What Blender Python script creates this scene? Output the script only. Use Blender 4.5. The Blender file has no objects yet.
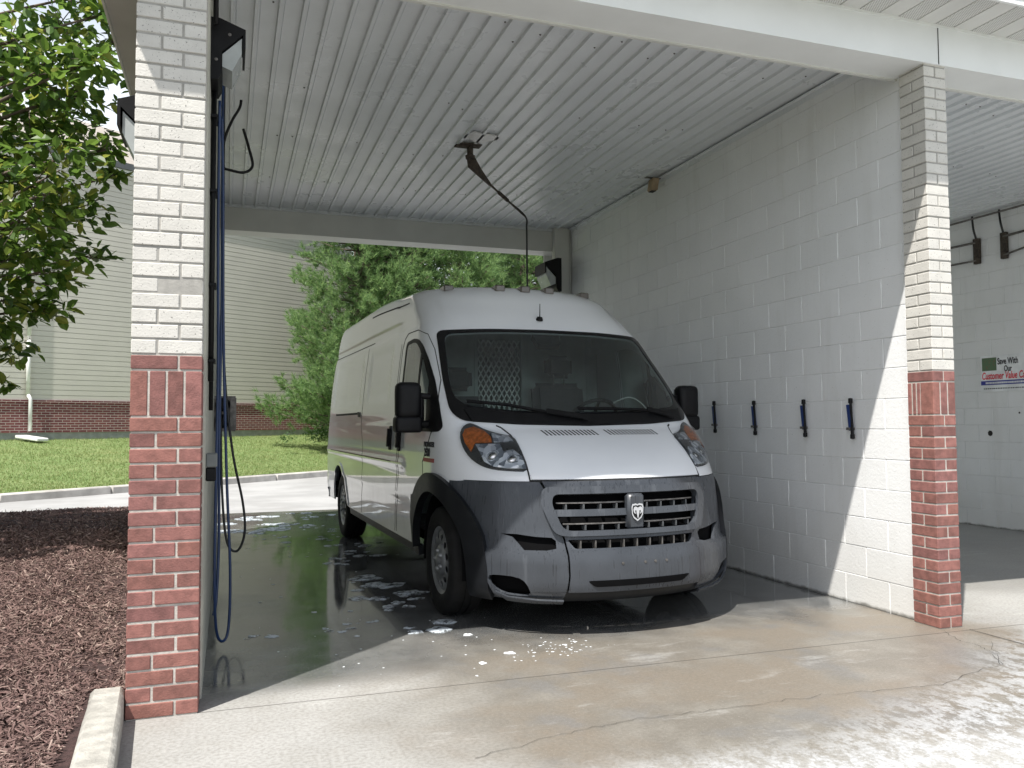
import bpy, bmesh, math, random, bisect
import numpy as np
from mathutils import Vector, Matrix, noise
from mathutils.geometry import delaunay_2d_cdt
from functools import lru_cache
random.seed(7); rng=np.random.default_rng(7)
SC=bpy.context.scene; COL=SC.collection
R=math.radians
# ------------------------------------------------------------------ tags
def tag(o,label=None,cat=None,group=None,kind=None):
    if label: o['label']=label
    if cat: o['category']=cat
    if group: o['group']=group
    if kind: o['kind']=kind
    return o
def thing(name,label,cat,loc=(0,0,0),rotz=0,group=None):
    o=bpy.data.objects.new(name,None); COL.objects.link(o); o.location=loc; o.rotation_euler=(0,0,rotz)
    o.empty_display_size=.2
    return tag(o,label,cat,group)
def link(name,me,mat=None,parent=None):
    o=bpy.data.objects.new(name,me); COL.objects.link(o)
    if mat is not None:
        for m in (mat if isinstance(mat,(list,tuple)) else [mat]): me.materials.append(m)
    if parent is not None: o.parent=parent
    return o
def pyobj(name,verts,faces,mat=None,parent=None,smooth=False):
    me=bpy.data.meshes.new(name); me.from_pydata([tuple(v) for v in verts],[],[tuple(f) for f in faces])
    if smooth: me.shade_smooth()
    me.update(); return link(name,me,mat,parent)
def bobj(name,bm,mat=None,parent=None,smooth=False,autos=None):
    me=bpy.data.meshes.new(name); bmesh.ops.recalc_face_normals(bm,faces=bm.faces[:]); bm.to_mesh(me); bm.free()
    if smooth: me.shade_smooth()
    if autos:
        me.shade_smooth(); me.set_sharp_from_angle(angle=R(autos))
    return link(name,me,mat,parent)
def local(parent,f):
    return f
# ------------------------------------------------------------------ mesh builder
class MB:
    def __init__(s): s.v=[]; s.f=[]; s.m=[]
    def add(s,vs,fs,mi=0):
        n=len(s.v); s.v+= [tuple(a) for a in vs]; s.f+=[tuple(i+n for i in f) for f in fs]; s.m+=[mi]*len(fs); return s
    def box(s,x0,y0,z0,x1,y1,z1,mi=0,T=None):
        vs=[(x,y,z) for x in (x0,x1) for y in (y0,y1) for z in (z0,z1)]
        if T: vs=[T(v) for v in vs]
        return s.add(vs,[(0,1,3,2),(4,6,7,5),(0,4,5,1),(2,3,7,6),(0,2,6,4),(1,5,7,3)],mi)
    def cbox(s,x0,y0,z0,x1,y1,z1,c=.004,mi=0,T=None):
        # chamfered box
        X=(x0,x1);Y=(y0,y1);Zz=(z0,z1); vs=[];idx={}
        for i in (0,1):
            for j in (0,1):
                for k in (0,1):
                    sx=c if i==0 else -c; sy=c if j==0 else -c; sz=c if k==0 else -c
                    P=(X[i],Y[j],Zz[k])
                    idx[(i,j,k,0)]=len(vs); vs.append((P[0],P[1]+sy,P[2]+sz))
                    idx[(i,j,k,1)]=len(vs); vs.append((P[0]+sx,P[1],P[2]+sz))
                    idx[(i,j,k,2)]=len(vs); vs.append((P[0]+sx,P[1]+sy,P[2]))
        g=lambda i,j,k,a: idx[(i,j,k,a)]
        fs=[]
        for i in (0,1): fs.append((g(i,0,0,0),g(i,1,0,0),g(i,1,1,0),g(i,0,1,0)))
        for j in (0,1): fs.append((g(0,j,0,1),g(1,j,0,1),g(1,j,1,1),g(0,j,1,1)))
        for k in (0,1): fs.append((g(0,0,k,2),g(1,0,k,2),g(1,1,k,2),g(0,1,k,2)))
        for i in (0,1):
            for j in (0,1): fs.append((g(i,j,0,0),g(i,j,1,0),g(i,j,1,1),g(i,j,0,1)))
            for k in (0,1): fs.append((g(i,0,k,0),g(i,1,k,0),g(i,1,k,2),g(i,0,k,2)))
        for j in (0,1):
            for k in (0,1): fs.append((g(0,j,k,1),g(1,j,k,1),g(1,j,k,2),g(0,j,k,2)))
        for i in (0,1):
            for j in (0,1):
                for k in (0,1): fs.append((g(i,j,k,0),g(i,j,k,1),g(i,j,k,2)))
        if T: vs=[T(v) for v in vs]
        return s.add(vs,fs,mi)
    def tube(s,pts,r,n=8,mi=0,cap=True):
        pts=[Vector(p) for p in pts]; m=len(pts); rs=r if isinstance(r,(list,tuple)) else [r]*m
        up=Vector((0,0,1)); rings=[]
        prev=None
        for i,p in enumerate(pts):
            d=(pts[min(i+1,m-1)]-pts[max(i-1,0)]); 
            if d.length<1e-9: d=Vector((0,0,1))
            d.normalize()
            if prev is None:
                a=d.orthogonal().normalized()
            else:
                a=(prev-d*prev.dot(d)); a=a.normalized() if a.length>1e-6 else d.orthogonal().normalized()
            prev=a; b=d.cross(a)
            rings.append([p+(a*math.cos(2*math.pi*k/n)+b*math.sin(2*math.pi*k/n))*rs[i] for k in range(n)])
        vs=[v for rg in rings for v in rg]; fs=[]
        for i in range(m-1):
            for k in range(n): fs.append((i*n+k,i*n+(k+1)%n,(i+1)*n+(k+1)%n,(i+1)*n+k))
        if cap: fs.append(tuple(range(n))[::-1]); fs.append(tuple((m-1)*n+k for k in range(n)))
        return s.add(vs,fs,mi)
    def lathe(s,prof,c,ax,n=32,mi=0):
        # prof: list (r,h) around axis ax (unit) through c
        ax=Vector(ax).normalized(); a=ax.orthogonal().normalized(); b=ax.cross(a); c=Vector(c)
        vs=[c+ax*h+(a*math.cos(2*math.pi*k/n)+b*math.sin(2*math.pi*k/n))*r for r,h in prof for k in range(n)]
        fs=[(i*n+k,i*n+(k+1)%n,(i+1)*n+(k+1)%n,(i+1)*n+k) for i in range(len(prof)-1) for k in range(n)]
        return s.add(vs,fs,mi)
    def build(s,name,mat=None,parent=None,smooth=False,autos=None,recalc=True):
        me=bpy.data.meshes.new(name); me.from_pydata(s.v,[],s.f)
        for i,p in enumerate(me.polygons): p.material_index=s.m[i]
        if recalc:
            bm=bmesh.new(); bm.from_mesh(me); bmesh.ops.recalc_face_normals(bm,faces=bm.faces[:]); bm.to_mesh(me); bm.free()
        if smooth: me.shade_smooth()
        if autos: me.shade_smooth(); me.set_sharp_from_angle(angle=R(autos))
        me.update(); return link(name,me,mat,parent)
def bezier(pts,n=10):
    # catmull rom through pts
    P=[Vector(p) for p in pts]; out=[]
    for i in range(len(P)-1):
        p0=P[max(0,i-1)];p1=P[i];p2=P[i+1];p3=P[min(len(P)-1,i+2)]
        for k in range(n):
            t=k/n; out.append(.5*((2*p1)+(p2-p0)*t+(2*p0-5*p1+4*p2-p3)*t*t+(3*p1-p0-3*p2+p3)*t**3))
    out.append(P[-1]); return out
# ------------------------------------------------------------------ materials
class N:
    def __init__(s,name):
        s.m=bpy.data.materials.new(name); s.m.use_nodes=True; s.t=s.m.node_tree; s.t.nodes.clear()
        s.out=s.n('ShaderNodeOutputMaterial')
    def n(s,typ,**kw):
        nd=s.t.nodes.new(typ)
        for k,v in kw.items(): setattr(nd,k,v)
        return nd
    def l(s,a,b): s.t.links.new(a,b)
    def val(s,sock,v):
        if hasattr(v,'is_output') or isinstance(v,bpy.types.NodeSocket): s.l(v,sock)
        else: sock.default_value=v
    def math(s,op,a,b=0,c=None,clamp=False):
        nd=s.n('ShaderNodeMath',operation=op); nd.use_clamp=clamp; s.val(nd.inputs[0],a); s.val(nd.inputs[1],b)
        if c is not None: s.val(nd.inputs[2],c)
        return nd.outputs[0]
    def mix(s,f,a,b,bt='MIX'):
        nd=s.n('ShaderNodeMix',data_type='RGBA',blend_type=bt); s.val(nd.inputs[0],f)
        for i,v in ((6,a),(7,b)):
            if isinstance(v,(tuple,list)) and len(v)==3: v=(*v,1)
            s.val(nd.inputs[i],v)
        return nd.outputs[2]
    def obj(s): return s.n('ShaderNodeTexCoord').outputs['Object']
    def noise(s,scale,detail=4,rough=.55,vec=None,dist=0):
        nd=s.n('ShaderNodeTexNoise'); nd.inputs['Scale'].default_value=scale; nd.inputs['Detail'].default_value=detail
        nd.inputs['Roughness'].default_value=rough; nd.inputs['Distortion'].default_value=dist
        s.l(vec if vec is not None else s.obj(),nd.inputs['Vector']); return nd.outputs['Fac']
    def ramp(s,f,lo,hi):
        nd=s.n('ShaderNodeMapRange'); nd.clamp=True; nd.interpolation_type='SMOOTHSTEP'; s.val(nd.inputs[0],f); s.val(nd.inputs[1],lo); s.val(nd.inputs[2],hi); return nd.outputs[0]
    def scalevec(s,sc,vec=None):
        nd=s.n('ShaderNodeMapping'); nd.inputs['Scale'].default_value=sc; s.l(vec if vec is not None else s.obj(),nd.inputs['Vector']); return nd.outputs[0]
    def xyz(s,vec=None):
        nd=s.n('ShaderNodeSeparateXYZ'); s.l(vec if vec is not None else s.obj(),nd.inputs[0]); return nd.outputs
    def bump(s,h,strength=.3,dist=.01,normal=None):
        nd=s.n('ShaderNodeBump'); nd.inputs['Strength'].default_value=strength; nd.inputs['Distance'].default_value=dist
        s.l(h,nd.inputs['Height']); 
        if normal is not None: s.l(normal,nd.inputs['Normal'])
        return nd.outputs[0]
    def bsdf(s,col,rough,metal=0,normal=None,coat=0,coatr=.03,spec=.5,trans=0,ior=1.5,emis=None):
        b=s.n('ShaderNodeBsdfPrincipled')
        if isinstance(col,(tuple,list)) and len(col)==3: col=(*col,1)
        s.val(b.inputs['Base Color'],col); s.val(b.inputs['Roughness'],rough); s.val(b.inputs['Metallic'],metal)
        s.val(b.inputs['Coat Weight'],coat); b.inputs['Coat Roughness'].default_value=coatr
        s.val(b.inputs['Specular IOR Level'],spec); b.inputs['Transmission Weight'].default_value=trans; b.inputs['IOR'].default_value=ior
        if normal is not None: s.l(normal,b.inputs['Normal'])
        return b.outputs[0]
    def done(s,sh): s.l(sh,s.out.inputs['Surface']); return s.m
def mk(name,col,rough=.5,metal=0,var=.12,scale=6,bump=0,bscale=60,coat=0,island=0,rvar=.08,spec=.5,speck=0,bdist=.004):
    n=N(name); f=n.noise(scale,5); f=n.ramp(f,.3,.7)
    a=tuple(max(0,c*(1-var)) for c in col); b=tuple(min(1,c*(1+var)) for c in col)
    c=n.mix(f,a,b)
    if island:
        g=n.n('ShaderNodeNewGeometry').outputs['Random Per Island']
        hv=n.n('ShaderNodeHueSaturation'); n.l(c,hv.inputs['Color'])
        n.l(n.math('MULTIPLY_ADD',g,island*2,1-island),hv.inputs['Value'])
        g2=n.math('FRACT',n.math('MULTIPLY',g,37.7)); n.l(n.math('MULTIPLY_ADD',g2,island*.06,.5-island*.03),hv.inputs['Hue'])
        n.l(n.math('MULTIPLY_ADD',g2,island*.5,1-island*.25),hv.inputs['Saturation']); c=hv.outputs[0]
    if speck:
        v=n.noise(140,1,.5); k=n.ramp(v,.68,.74); c=n.mix(n.math('MULTIPLY',k,speck),c,(.09,.085,.08))
    r=n.math('MULTIPLY_ADD',n.noise(scale*2.3,3),rvar*2,rough-rvar,clamp=True)
    nm=None
    if bump: nm=n.bump(n.noise(bscale,4,.6),bump,bdist)
    return n.done(n.bsdf(c,r,metal,nm,coat,spec=spec))
M={}
M['conc_dry']=None
def concrete_floor():
    n=N('concrete_floor'); o=n.obj(); x,y,z=n.xyz(o)
    big=n.noise(.7,6,.6,o); mid=n.noise(3.5,6,.6,o); fine=n.noise(60,5,.7,o); w1=n.noise(1.6,5,.6,o,dist=.4)
    wob=n.math('MULTIPLY_ADD',w1,1.2,-.6)
    # soaked floor inside the bays
    yy=n.math('ADD',y,wob)
    wet=n.math('MULTIPLY',n.ramp(yy,4.25,5.0),n.math('SUBTRACT',1,n.ramp(n.math('ADD',y,n.math('MULTIPLY',wob,.5)),12.2,12.7)))
    wetL=n.math('MULTIPLY',n.math('SUBTRACT',1,n.ramp(n.math('ADD',x,n.math('MULTIPLY',wob,.5)),.5,1.6)),n.ramp(n.math('ADD',y,n.math('MULTIPLY',wob,.15)),4.0,4.4))
    wet=n.math('MAXIMUM',wet,wetL,clamp=True)
    wet=n.math('MULTIPLY',wet,n.math('SUBTRACT',1,n.math('MULTIPLY',n.ramp(x,4.3,5.2),.75)))
    # damp stain on the apron
    damp=n.math('MULTIPLY',n.math('MULTIPLY',n.ramp(n.math('ADD',n.math('ADD',y,n.math('MULTIPLY',x,.12)),n.math('MULTIPLY',wob,.5)),2.75,3.15),n.ramp(n.math('ADD',x,wob),.3,1.3)),n.math('SUBTRACT',1,n.ramp(n.math('ADD',x,wob),4.3,5.0)))
    damp=n.math('MAXIMUM',damp,wet)
    dry=n.mix(n.ramp(big,.35,.65),(.335,.335,.322),(.405,.403,.388))
    dry=n.mix(n.math('MULTIPLY',n.ramp(mid,.45,.75),.45),dry,(.30,.29,.265))
    dampc=n.mix(n.ramp(mid,.35,.7),(.185,.170,.146),(.255,.240,.212)); dampc=n.mix(n.ramp(n.noise(1.3,4,.6,o),.45,.62),dampc,(.215,.187,.152)); dampc=n.mix(n.math('MULTIPLY',n.ramp(n.noise(1.9,4,.6,o),.52,.66),.6),dampc,(.185,.185,.185))
    wetc=n.mix(n.ramp(mid,.3,.7),(.075,.080,.084),(.16,.167,.17))
    c=n.mix(damp,dry,dampc); c=n.mix(wet,c,wetc)
    # pale dried soap residue
    res=n.noise(13,9,.78,n.scalevec((1,.6,1),o)); reg=n.math('MULTIPLY',n.math('SUBTRACT',1,n.ramp(n.math('ADD',n.math('SUBTRACT',y,n.math('MULTIPLY',n.ramp(x,2.0,6.0),1.3)),n.math('MULTIPLY',wob,.35)),2.45,3.0)),n.ramp(n.math('ADD',x,n.math('MULTIPLY',wob,.5)),.75,1.5))
    rs=n.ramp(res,.45,.53); rs2=n.math('MULTIPLY',rs,reg)
    c=n.mix(n.math('MULTIPLY',rs2,.8),c,(.52,.54,.56))
    strk=n.math('MULTIPLY',n.ramp(n.noise(2.2,7,.7,n.scalevec((.5,1.6,1),o)),.57,.66),.35)
    c=n.mix(n.math('MULTIPLY',strk,n.math('SUBTRACT',1,wet)),c,(.50,.50,.485))
    c=n.mix(n.math('MULTIPLY',n.ramp(fine,.38,.66),.42),c,(.13,.12,.10)); c=n.mix(n.math('MULTIPLY',n.ramp(n.noise(120,3,.6,o),.55,.7),.25),c,(.55,.53,.48))
    sp=n.ramp(n.noise(210,2,.5,o),.66,.72); c=n.mix(n.math('MULTIPLY',sp,.45),c,(.10,.09,.08))
    # construction joint across the apron, sawn line toward the camera
    d=n.math('ABSOLUTE',n.math('ADD',n.math('SUBTRACT',y,3.945),n.math('MULTIPLY',x,.018)))
    j=n.math('SUBTRACT',1,n.ramp(n.math('ADD',d,n.math('MULTIPLY',fine,.005)),.004,.0085))
    c=n.mix(n.math('MULTIPLY',j,.8),c,(.05,.045,.04))
    pud=n.ramp(n.noise(.9,4,.5,o),.36,.56)
    rw=n.math('MULTIPLY_ADD',pud,-.19,.24)
    rough=n.math('ADD',n.math('MULTIPLY',n.math('SUBTRACT',1,damp),.75),n.math('MULTIPLY',damp,.42))
    rough=n.math('ADD',n.math('MULTIPLY',rough,n.math('SUBTRACT',1,wet)),n.math('MULTIPLY',wet,rw),clamp=True)
    bh=n.math('ADD',n.math('MULTIPLY',fine,n.math('MULTIPLY_ADD',wet,-.93,1)),n.math('MULTIPLY',n.noise(2.5,3,.5,o),n.math('MULTIPLY_ADD',wet,.6,.6)))
    nm=n.bump(n.math('SUBTRACT',bh,n.math('MULTIPLY',j,1.5)),.3,.006)
    return n.done(n.bsdf(c,rough,0,nm,coat=n.math('MULTIPLY',wet,.25),spec=.5))
M['floor']=concrete_floor()
def road():
    n=N('road_concrete'); o=n.obj(); c=n.mix(n.ramp(n.noise(.8,6,.6),.35,.65),(.31,.31,.305),(.40,.40,.395))
    c=n.mix(n.math('MULTIPLY',n.ramp(n.noise(2.2,6,.7,n.scalevec((.4,1.5,1))),.5,.7),.5),c,(.30,.29,.28))
    return n.done(n.bsdf(c,.8,0,n.bump(n.noise(50,4),.3,.006)))
M['road']=road()
M['soil']=mk('far_ground',(.13,.14,.07),.95,var=.4,scale=1.5)
M['curb']=mk('curb_concrete',(.37,.36,.325),.9,var=.2,scale=14,bump=.9,bscale=45,speck=.35,bdist=.006)
M['curb2']=mk('curb_concrete_far',(.45,.43,.40),.85,var=.2,scale=3,bump=.4)
def grassm():
    n=N('lawn'); f=n.ramp(n.noise(1.3,6,.65),.35,.68); g=n.noise(14,5,.7)
    c=n.mix(f,(.15,.22,.07),(.24,.29,.12)); c=n.mix(n.math('MULTIPLY',n.ramp(n.noise(.6,5,.6),.55,.75),.6),c,(.30,.27,.12))
    c=n.mix(n.ramp(g,.35,.75),c,(.11,.18,.045)); return n.done(n.bsdf(c,.9,0,n.bump(g,.8,.03)))
M['lawn']=grassm()
def leafm(name,cols,trans=.35,rough=.45,sat=.2,spots=0):
    n=N(name); g=n.n('ShaderNodeNewGeometry').outputs['Random Per Island']
    r=n.n('ShaderNodeValToRGB'); n.l(g,r.inputs[0]); els=r.color_ramp.elements
    for i,c in enumerate(cols):
        p=i/(len(cols)-1)
        e=els[i] if i<2 else els.new(p)
        e.position=p; 
    for i,e in enumerate(sorted(els,key=lambda e:e.position)): e.color=(*cols[i],1)
    c=r.outputs[0]
    a=n.bsdf(c,rough,spec=.4); t=n.n('ShaderNodeBsdfTranslucent'); 
    hv=n.n('ShaderNodeHueSaturation'); hv.inputs['Value'].default_value=1.6; hv.inputs['Hue'].default_value=.48; n.l(c,hv.inputs['Color']); n.l(hv.outputs[0],t.inputs[0])
    mx=n.n('ShaderNodeMixShader'); mx.inputs[0].default_value=trans; n.l(a,mx.inputs[1]); n.l(t.outputs[0],mx.inputs[2])
    return n.done(mx.outputs[0])
M['leaf']=leafm('broad_leaf',[(.035,.08,.015),(.075,.155,.03),(.12,.22,.04),(.07,.14,.025),(.26,.30,.06)],.5,.35)
M['needle']=leafm('pine_needle',[(.09,.165,.07),(.135,.235,.09),(.185,.30,.115),(.25,.37,.15)],.5,.5)
M['forest']=leafm('forest_leaf',[(.03,.07,.02),(.05,.11,.03),(.08,.15,.035)],.3,.5)
M['blade']=leafm('grass_blade',[(.13,.20,.06),(.20,.27,.09),(.31,.34,.16),(.17,.24,.07)],.3,.6)
M['bark']=mk('bark',(.13,.10,.08),.9,var=.35,scale=20,bump=.8,bscale=40)
M['palebark']=mk('pale_bark',(.5,.49,.45),.8,var=.3,scale=10,bump=.4)
M['mulch']=leafm('mulch_chip',[(.05,.030,.027),(.12,.074,.064),(.20,.132,.118),(.14,.083,.074),(.34,.26,.22)],.0,.9)
M['mulchbase']=mk('mulch_base',(.05,.027,.025),.95,var=.4,scale=25,bump=.9,bscale=50,bdist=.02)
M['redbrick']=mk('red_brick',(.235,.105,.090),.85,var=.2,scale=25,bump=.6,bscale=120,island=.18,speck=.25)
M['mortar']=mk('mortar_pale',(.47,.44,.40),.9,var=.15,scale=20,bump=.6,bscale=120)
M['whitebrick']=mk('white_brick',(.60,.585,.545),.65,var=.05,scale=12,bump=.5,bscale=100,island=.05,speck=.8)
M['mortargrey']=mk('mortar_grey',(.35,.34,.315),.9,var=.12,scale=20,bump=.5)
def cmu():
    n=N('painted_block'); o=n.obj(); x,y,z=n.xyz(o)
    c=n.mix(n.ramp(n.noise(1.1,6,.6),.35,.7),(.80,.815,.82),(.86,.87,.875))
    # grime: splash dirt low down and vertical runs
    run=n.noise(5,5,.65,n.scalevec((1,1,.12))); low=n.math('SUBTRACT',1,n.ramp(n.math('ADD',z,n.math('MULTIPLY_ADD',n.noise(3,4),.6,-.3)),.05,.75))
    c=n.mix(n.math('MULTIPLY',n.ramp(run,.5,.72),.16),c,(.50,.49,.45))
    c=n.mix(n.math('MULTIPLY',low,.30),c,(.47,.44,.38))
    sp=n.ramp(n.noise(90,2,.5),.70,.75); c=n.mix(n.math('MULTIPLY',sp,.5),c,(.2,.19,.17))
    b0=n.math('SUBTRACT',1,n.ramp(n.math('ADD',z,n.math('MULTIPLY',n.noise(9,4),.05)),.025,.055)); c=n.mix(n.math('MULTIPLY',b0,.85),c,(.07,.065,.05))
    g=n.n('ShaderNodeNewGeometry').outputs['Random Per Island']; c=n.mix(n.math('MULTIPLY',g,.10),c,(.55,.55,.52))
    nm=n.bump(n.noise(55,5,.65),.5,.005)
    return n.done(n.bsdf(c,n.math('MULTIPLY_ADD',n.noise(4,3),.3,.3),0,nm))
M['cmu']=cmu()
M['cmujoint']=mk('block_joint',(.72,.73,.73),.8,var=.15,scale=9,bump=.4)
def ceilm():
    n=N('ribbed_metal'); c=n.mix(n.ramp(n.noise(1.0,6,.65),.3,.7),(.64,.665,.685),(.72,.745,.765))
    st=n.ramp(n.noise(2.2,7,.7,n.scalevec((1,.5,1))),.55,.75); c=n.mix(n.math('MULTIPLY',st,.18),c,(.48,.49,.49))
    fl=n.ramp(n.noise(70,3,.6),.69,.74); c=n.mix(n.math('MULTIPLY',fl,.5),c,(.2,.16,.13))
    return n.done(n.bsdf(c,n.math('MULTIPLY_ADD',n.noise(3,4),.35,.14),.0,n.bump(n.noise(9,2),.06,.01)))
M['ceil']=ceilm()
M['screw']=mk('screw_head',(.10,.09,.085),.5,.6)
M['trim']=mk('painted_trim',(.62,.625,.60),.5,var=.05,scale=2,bump=.08,bscale=20)
M['trimwhite']=mk('white_trim',(.78,.80,.80),.4,var=.03,scale=3)
M['soffit']=mk('soffit_vinyl',(.62,.625,.61),.55,var=.05,scale=3)
def perf():
    n=N('perforated_soffit'); o=n.obj(); x,y,z=n.xyz(o)
    a=n.math('SINE',n.math('MULTIPLY',x,2*math.pi/.016)); b=n.math('SINE',n.math('MULTIPLY',y,2*math.pi/.03))
    k=n.ramp(n.math('MULTIPLY',a,b),.35,.6); c=n.mix(k,(.60,.605,.59),(.2,.2,.2)); return n.done(n.bsdf(c,.6))
M['perf']=perf()
M['roof']=mk('roof_metal',(.55,.55,.53),.5)
M['siding']=mk('vinyl_siding',(.54,.515,.46),.6,var=.035,scale=1.2,bump=.15,bscale=30)
def brickfar():
    n=N('far_brickwork'); b=n.n('ShaderNodeTexBrick'); b.inputs['Scale'].default_value=1
    b.inputs['Brick Width'].default_value=.21; b.inputs['Row Height'].default_value=.0677; b.inputs['Mortar Size'].default_value=.007
    b.inputs['Color1'].default_value=(.13,.035,.040,1); b.inputs['Color2'].default_value=(.19,.06,.058,1); b.inputs['Mortar'].default_value=(.42,.36,.33,1)
    o=n.xyz(); cv=n.n('ShaderNodeCombineXYZ'); n.l(o[0],cv.inputs[0]); n.l(o[2],cv.inputs[1]); n.l(cv.outputs[0],b.inputs['Vector'])
    return n.done(n.bsdf(b.outputs[0],.85,0,n.bump(b.outputs[1],.4,-.004)))
M['brickfar']=brickfar()
M['foundation']=mk('foundation',(.27,.28,.27),.9,var=.15)
M['shingle']=mk('roof_shingle',(.34,.31,.275),.9,var=.15,scale=9,bump=.5,bscale=30)
M['gutter']=mk('dark_gutter',(.09,.095,.10),.5)
M['pvc']=mk('white_pipe',(.78,.78,.76),.4)
M['black']=mk('black_plastic',(.006,.006,.007),.5,spec=.22,var=.2,scale=20,bump=.1,bscale=200)
M['blackgloss']=mk('black_gloss',(.008,.008,.009),.2,var=.1,spec=.25)
M['rubber']=mk('rubber',(.010,.010,.010),.75,spec=.3,var=.3,scale=15,bump=.3,bscale=60)
M['hoseblue']=mk('blue_hose',(.013,.035,.105),.35)
M['hoseblack']=mk('black_hose',(.015,.016,.018),.4)
M['blueplastic']=mk('blue_plastic',(.02,.05,.20),.4)
M['steel']=mk('worn_steel',(.16,.15,.14),.5,.6,var=.35,scale=25)
M['rust']=mk('rusty_steel',(.060,.048,.038),.8,.2,var=.5,scale=30,bump=.4)
M['grbox']=mk('grey_box',(.16,.17,.17),.6)
M['lens']=mk('frosted_lens',(.42,.45,.45),.25,var=.1)
M['paper']=mk('pale_paint_patch',(.66,.66,.66),.35)
M['foam']=mk('soap_foam',(.78,.82,.85),.6,var=.08,scale=60,bump=.7,bscale=160)
def filmm():
    n=N('thin_soap_film'); b=n.bsdf((.62,.68,.73),.4,0,n.bump(n.noise(120,4),.4,.004)); t=n.n('ShaderNodeBsdfTransparent'); mx=n.n('ShaderNodeMixShader')
    n.l(n.math('MULTIPLY',n.ramp(n.noise(14,7,.75,n.scalevec((1,1,.01))),.40,.56),.95),mx.inputs[0]); n.l(t.outputs[0],mx.inputs[1]); n.l(b,mx.inputs[2]); return n.done(mx.outputs[0])
M['foam2']=filmm()
# van
def paint():
    n=N('white_paint'); c=n.mix(n.ramp(n.noise(1.5,5),.3,.7),(.79,.81,.84),(.84,.86,.88))
    drop=n.ramp(n.noise(240,2,.5),.66,.70)
    z=n.xyz()[2]; dirt=n.math('MULTIPLY',n.math('SUBTRACT',1,n.ramp(n.math('ADD',z,n.math('MULTIPLY',n.noise(6,5,.7,n.scalevec((1,1,.3))),.6)),.62,1.15)),.5)
    c=n.mix(dirt,c,(.34,.34,.33))
    return n.done(n.bsdf(c,.28,0,n.bump(drop,.10,.002),coat=1,coatr=.03))
M['paint']=paint()
def bumperm():
    n=N('grey_plastic'); o=n.obj()
    run=n.noise(75,2,.5,n.scalevec((1,1,.02),o)); run2=n.noise(12,3,.6,n.scalevec((1,1,.10),o))
    c=n.mix(n.ramp(n.noise(5,4),.3,.7),(.040,.045,.053),(.050,.056,.066))
    k=n.ramp(run,.61,.645); c=n.mix(n.math('MULTIPLY',k,.75),c,(.030,.033,.038))
    k2=n.ramp(run2,.55,.66); c=n.mix(n.math('MULTIPLY',k2,.30),c,(.12,.13,.145))
    return n.done(n.bsdf(c,n.math('MULTIPLY_ADD',k,-.18,.32),0,n.bump(run,.25,.004)))
M['bumper']=bumperm()
M['cladding']=mk('dark_cladding',(.009,.010,.012),.42,spec=.3,var=.2,scale=12,bump=.15,bscale=150)
M['seam']=mk('panel_gap_shadow',(.01,.01,.01),.8)
M['pit']=mk('grille_back',(.005,.005,.0055),.9,spec=.05)
M['chrome']=mk('chrome',(.72,.73,.75),.13,1,var=.05)
M['silver']=mk('wheel_silver',(.28,.29,.30),.38,.6,var=.15,scale=15)
def glassm(name,tint,refl=1.0,haze=0):
    n=N(name); t=n.n('ShaderNodeBsdfTransparent'); t.inputs[0].default_value=(*tint,1)
    g=n.n('ShaderNodeBsdfGlossy'); g.inputs['Roughness'].default_value=.02; g.inputs['Color'].default_value=(refl,refl,refl,1)
    f=n.n('ShaderNodeFresnel'); f.inputs[0].default_value=1.5; mx=n.n('ShaderNodeMixShader'); n.l(f.outputs[0],mx.inputs[0]); n.l(t.outputs[0],mx.inputs[1]); n.l(g.outputs[0],mx.inputs[2])
    if haze:  # diffuse share imitates the haze of reflected ground and sky on the pane
        d=n.n('ShaderNodeBsdfDiffuse'); d.inputs[0].default_value=(.55,.62,.60,1); m2=n.n('ShaderNodeMixShader'); m2.inputs[0].default_value=haze; n.l(mx.outputs[0],m2.inputs[1]); n.l(d.outputs[0],m2.inputs[2]); return n.done(m2.outputs[0])
    return n.done(mx.outputs[0])
M['glass']=glassm('tinted_glass',(.76,.86,.82),haze=.035)
M['cream']=mk('cream_block',(.50,.495,.43),.8,var=.12,scale=3,bump=.4,bscale=40)
M['clear']=glassm('clear_lamp_cover',(.93,.95,.96))
M['amber']=mk('amber_lens',(.62,.16,.03),.2,0,var=.3,scale=40,coat=1,bump=.5,bscale=60)
M['amberdark']=mk('smoked_amber_lens',(.11,.095,.08),.3,0,var=.2,coat=.5)
def reflector():
    n=N('lamp_reflector'); v=n.n('ShaderNodeTexVoronoi'); v.inputs['Scale'].default_value=26; n.l(n.scalevec((1,1,.8)),v.inputs['Vector'])
    k=n.xyz(v.outputs['Color'])[0]; c=n.mix(n.ramp(k,.15,.85),(.22,.25,.29),(.88,.92,.97)); return n.done(n.bsdf(c,.10,.25,n.bump(v.outputs['Distance'],.6,.015),coat=.5))  # facet brightness painted into the colour to imitate mirror reflections
M['reflector']=reflector()
M['lampdark']=mk('lamp_housing',(.045,.048,.052),.3,.2,coat=.5)
M['seat']=mk('seat_cloth',(.03,.032,.035),.9,var=.2,scale=40)
M['dash']=mk('dashboard',(.08,.082,.088),.6,bump=.2,bscale=120)
M['panel']=mk('partition_panel',(.42,.47,.46),.5,.1)
M['meshm']=mk('partition_wire',(.75,.8,.78),.5,.0)
M['cord']=mk('white_cord',(.75,.75,.72),.5)
M['ink']=mk('sign_black',(.02,.02,.025),.6)
M['signred']=mk('sign_red',(.75,.04,.07),.6)
M['signblue']=mk('sign_navy',(.04,.05,.30),.6)
M['signwhite']=mk('sign_white',(.85,.87,.88),.5)
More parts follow.
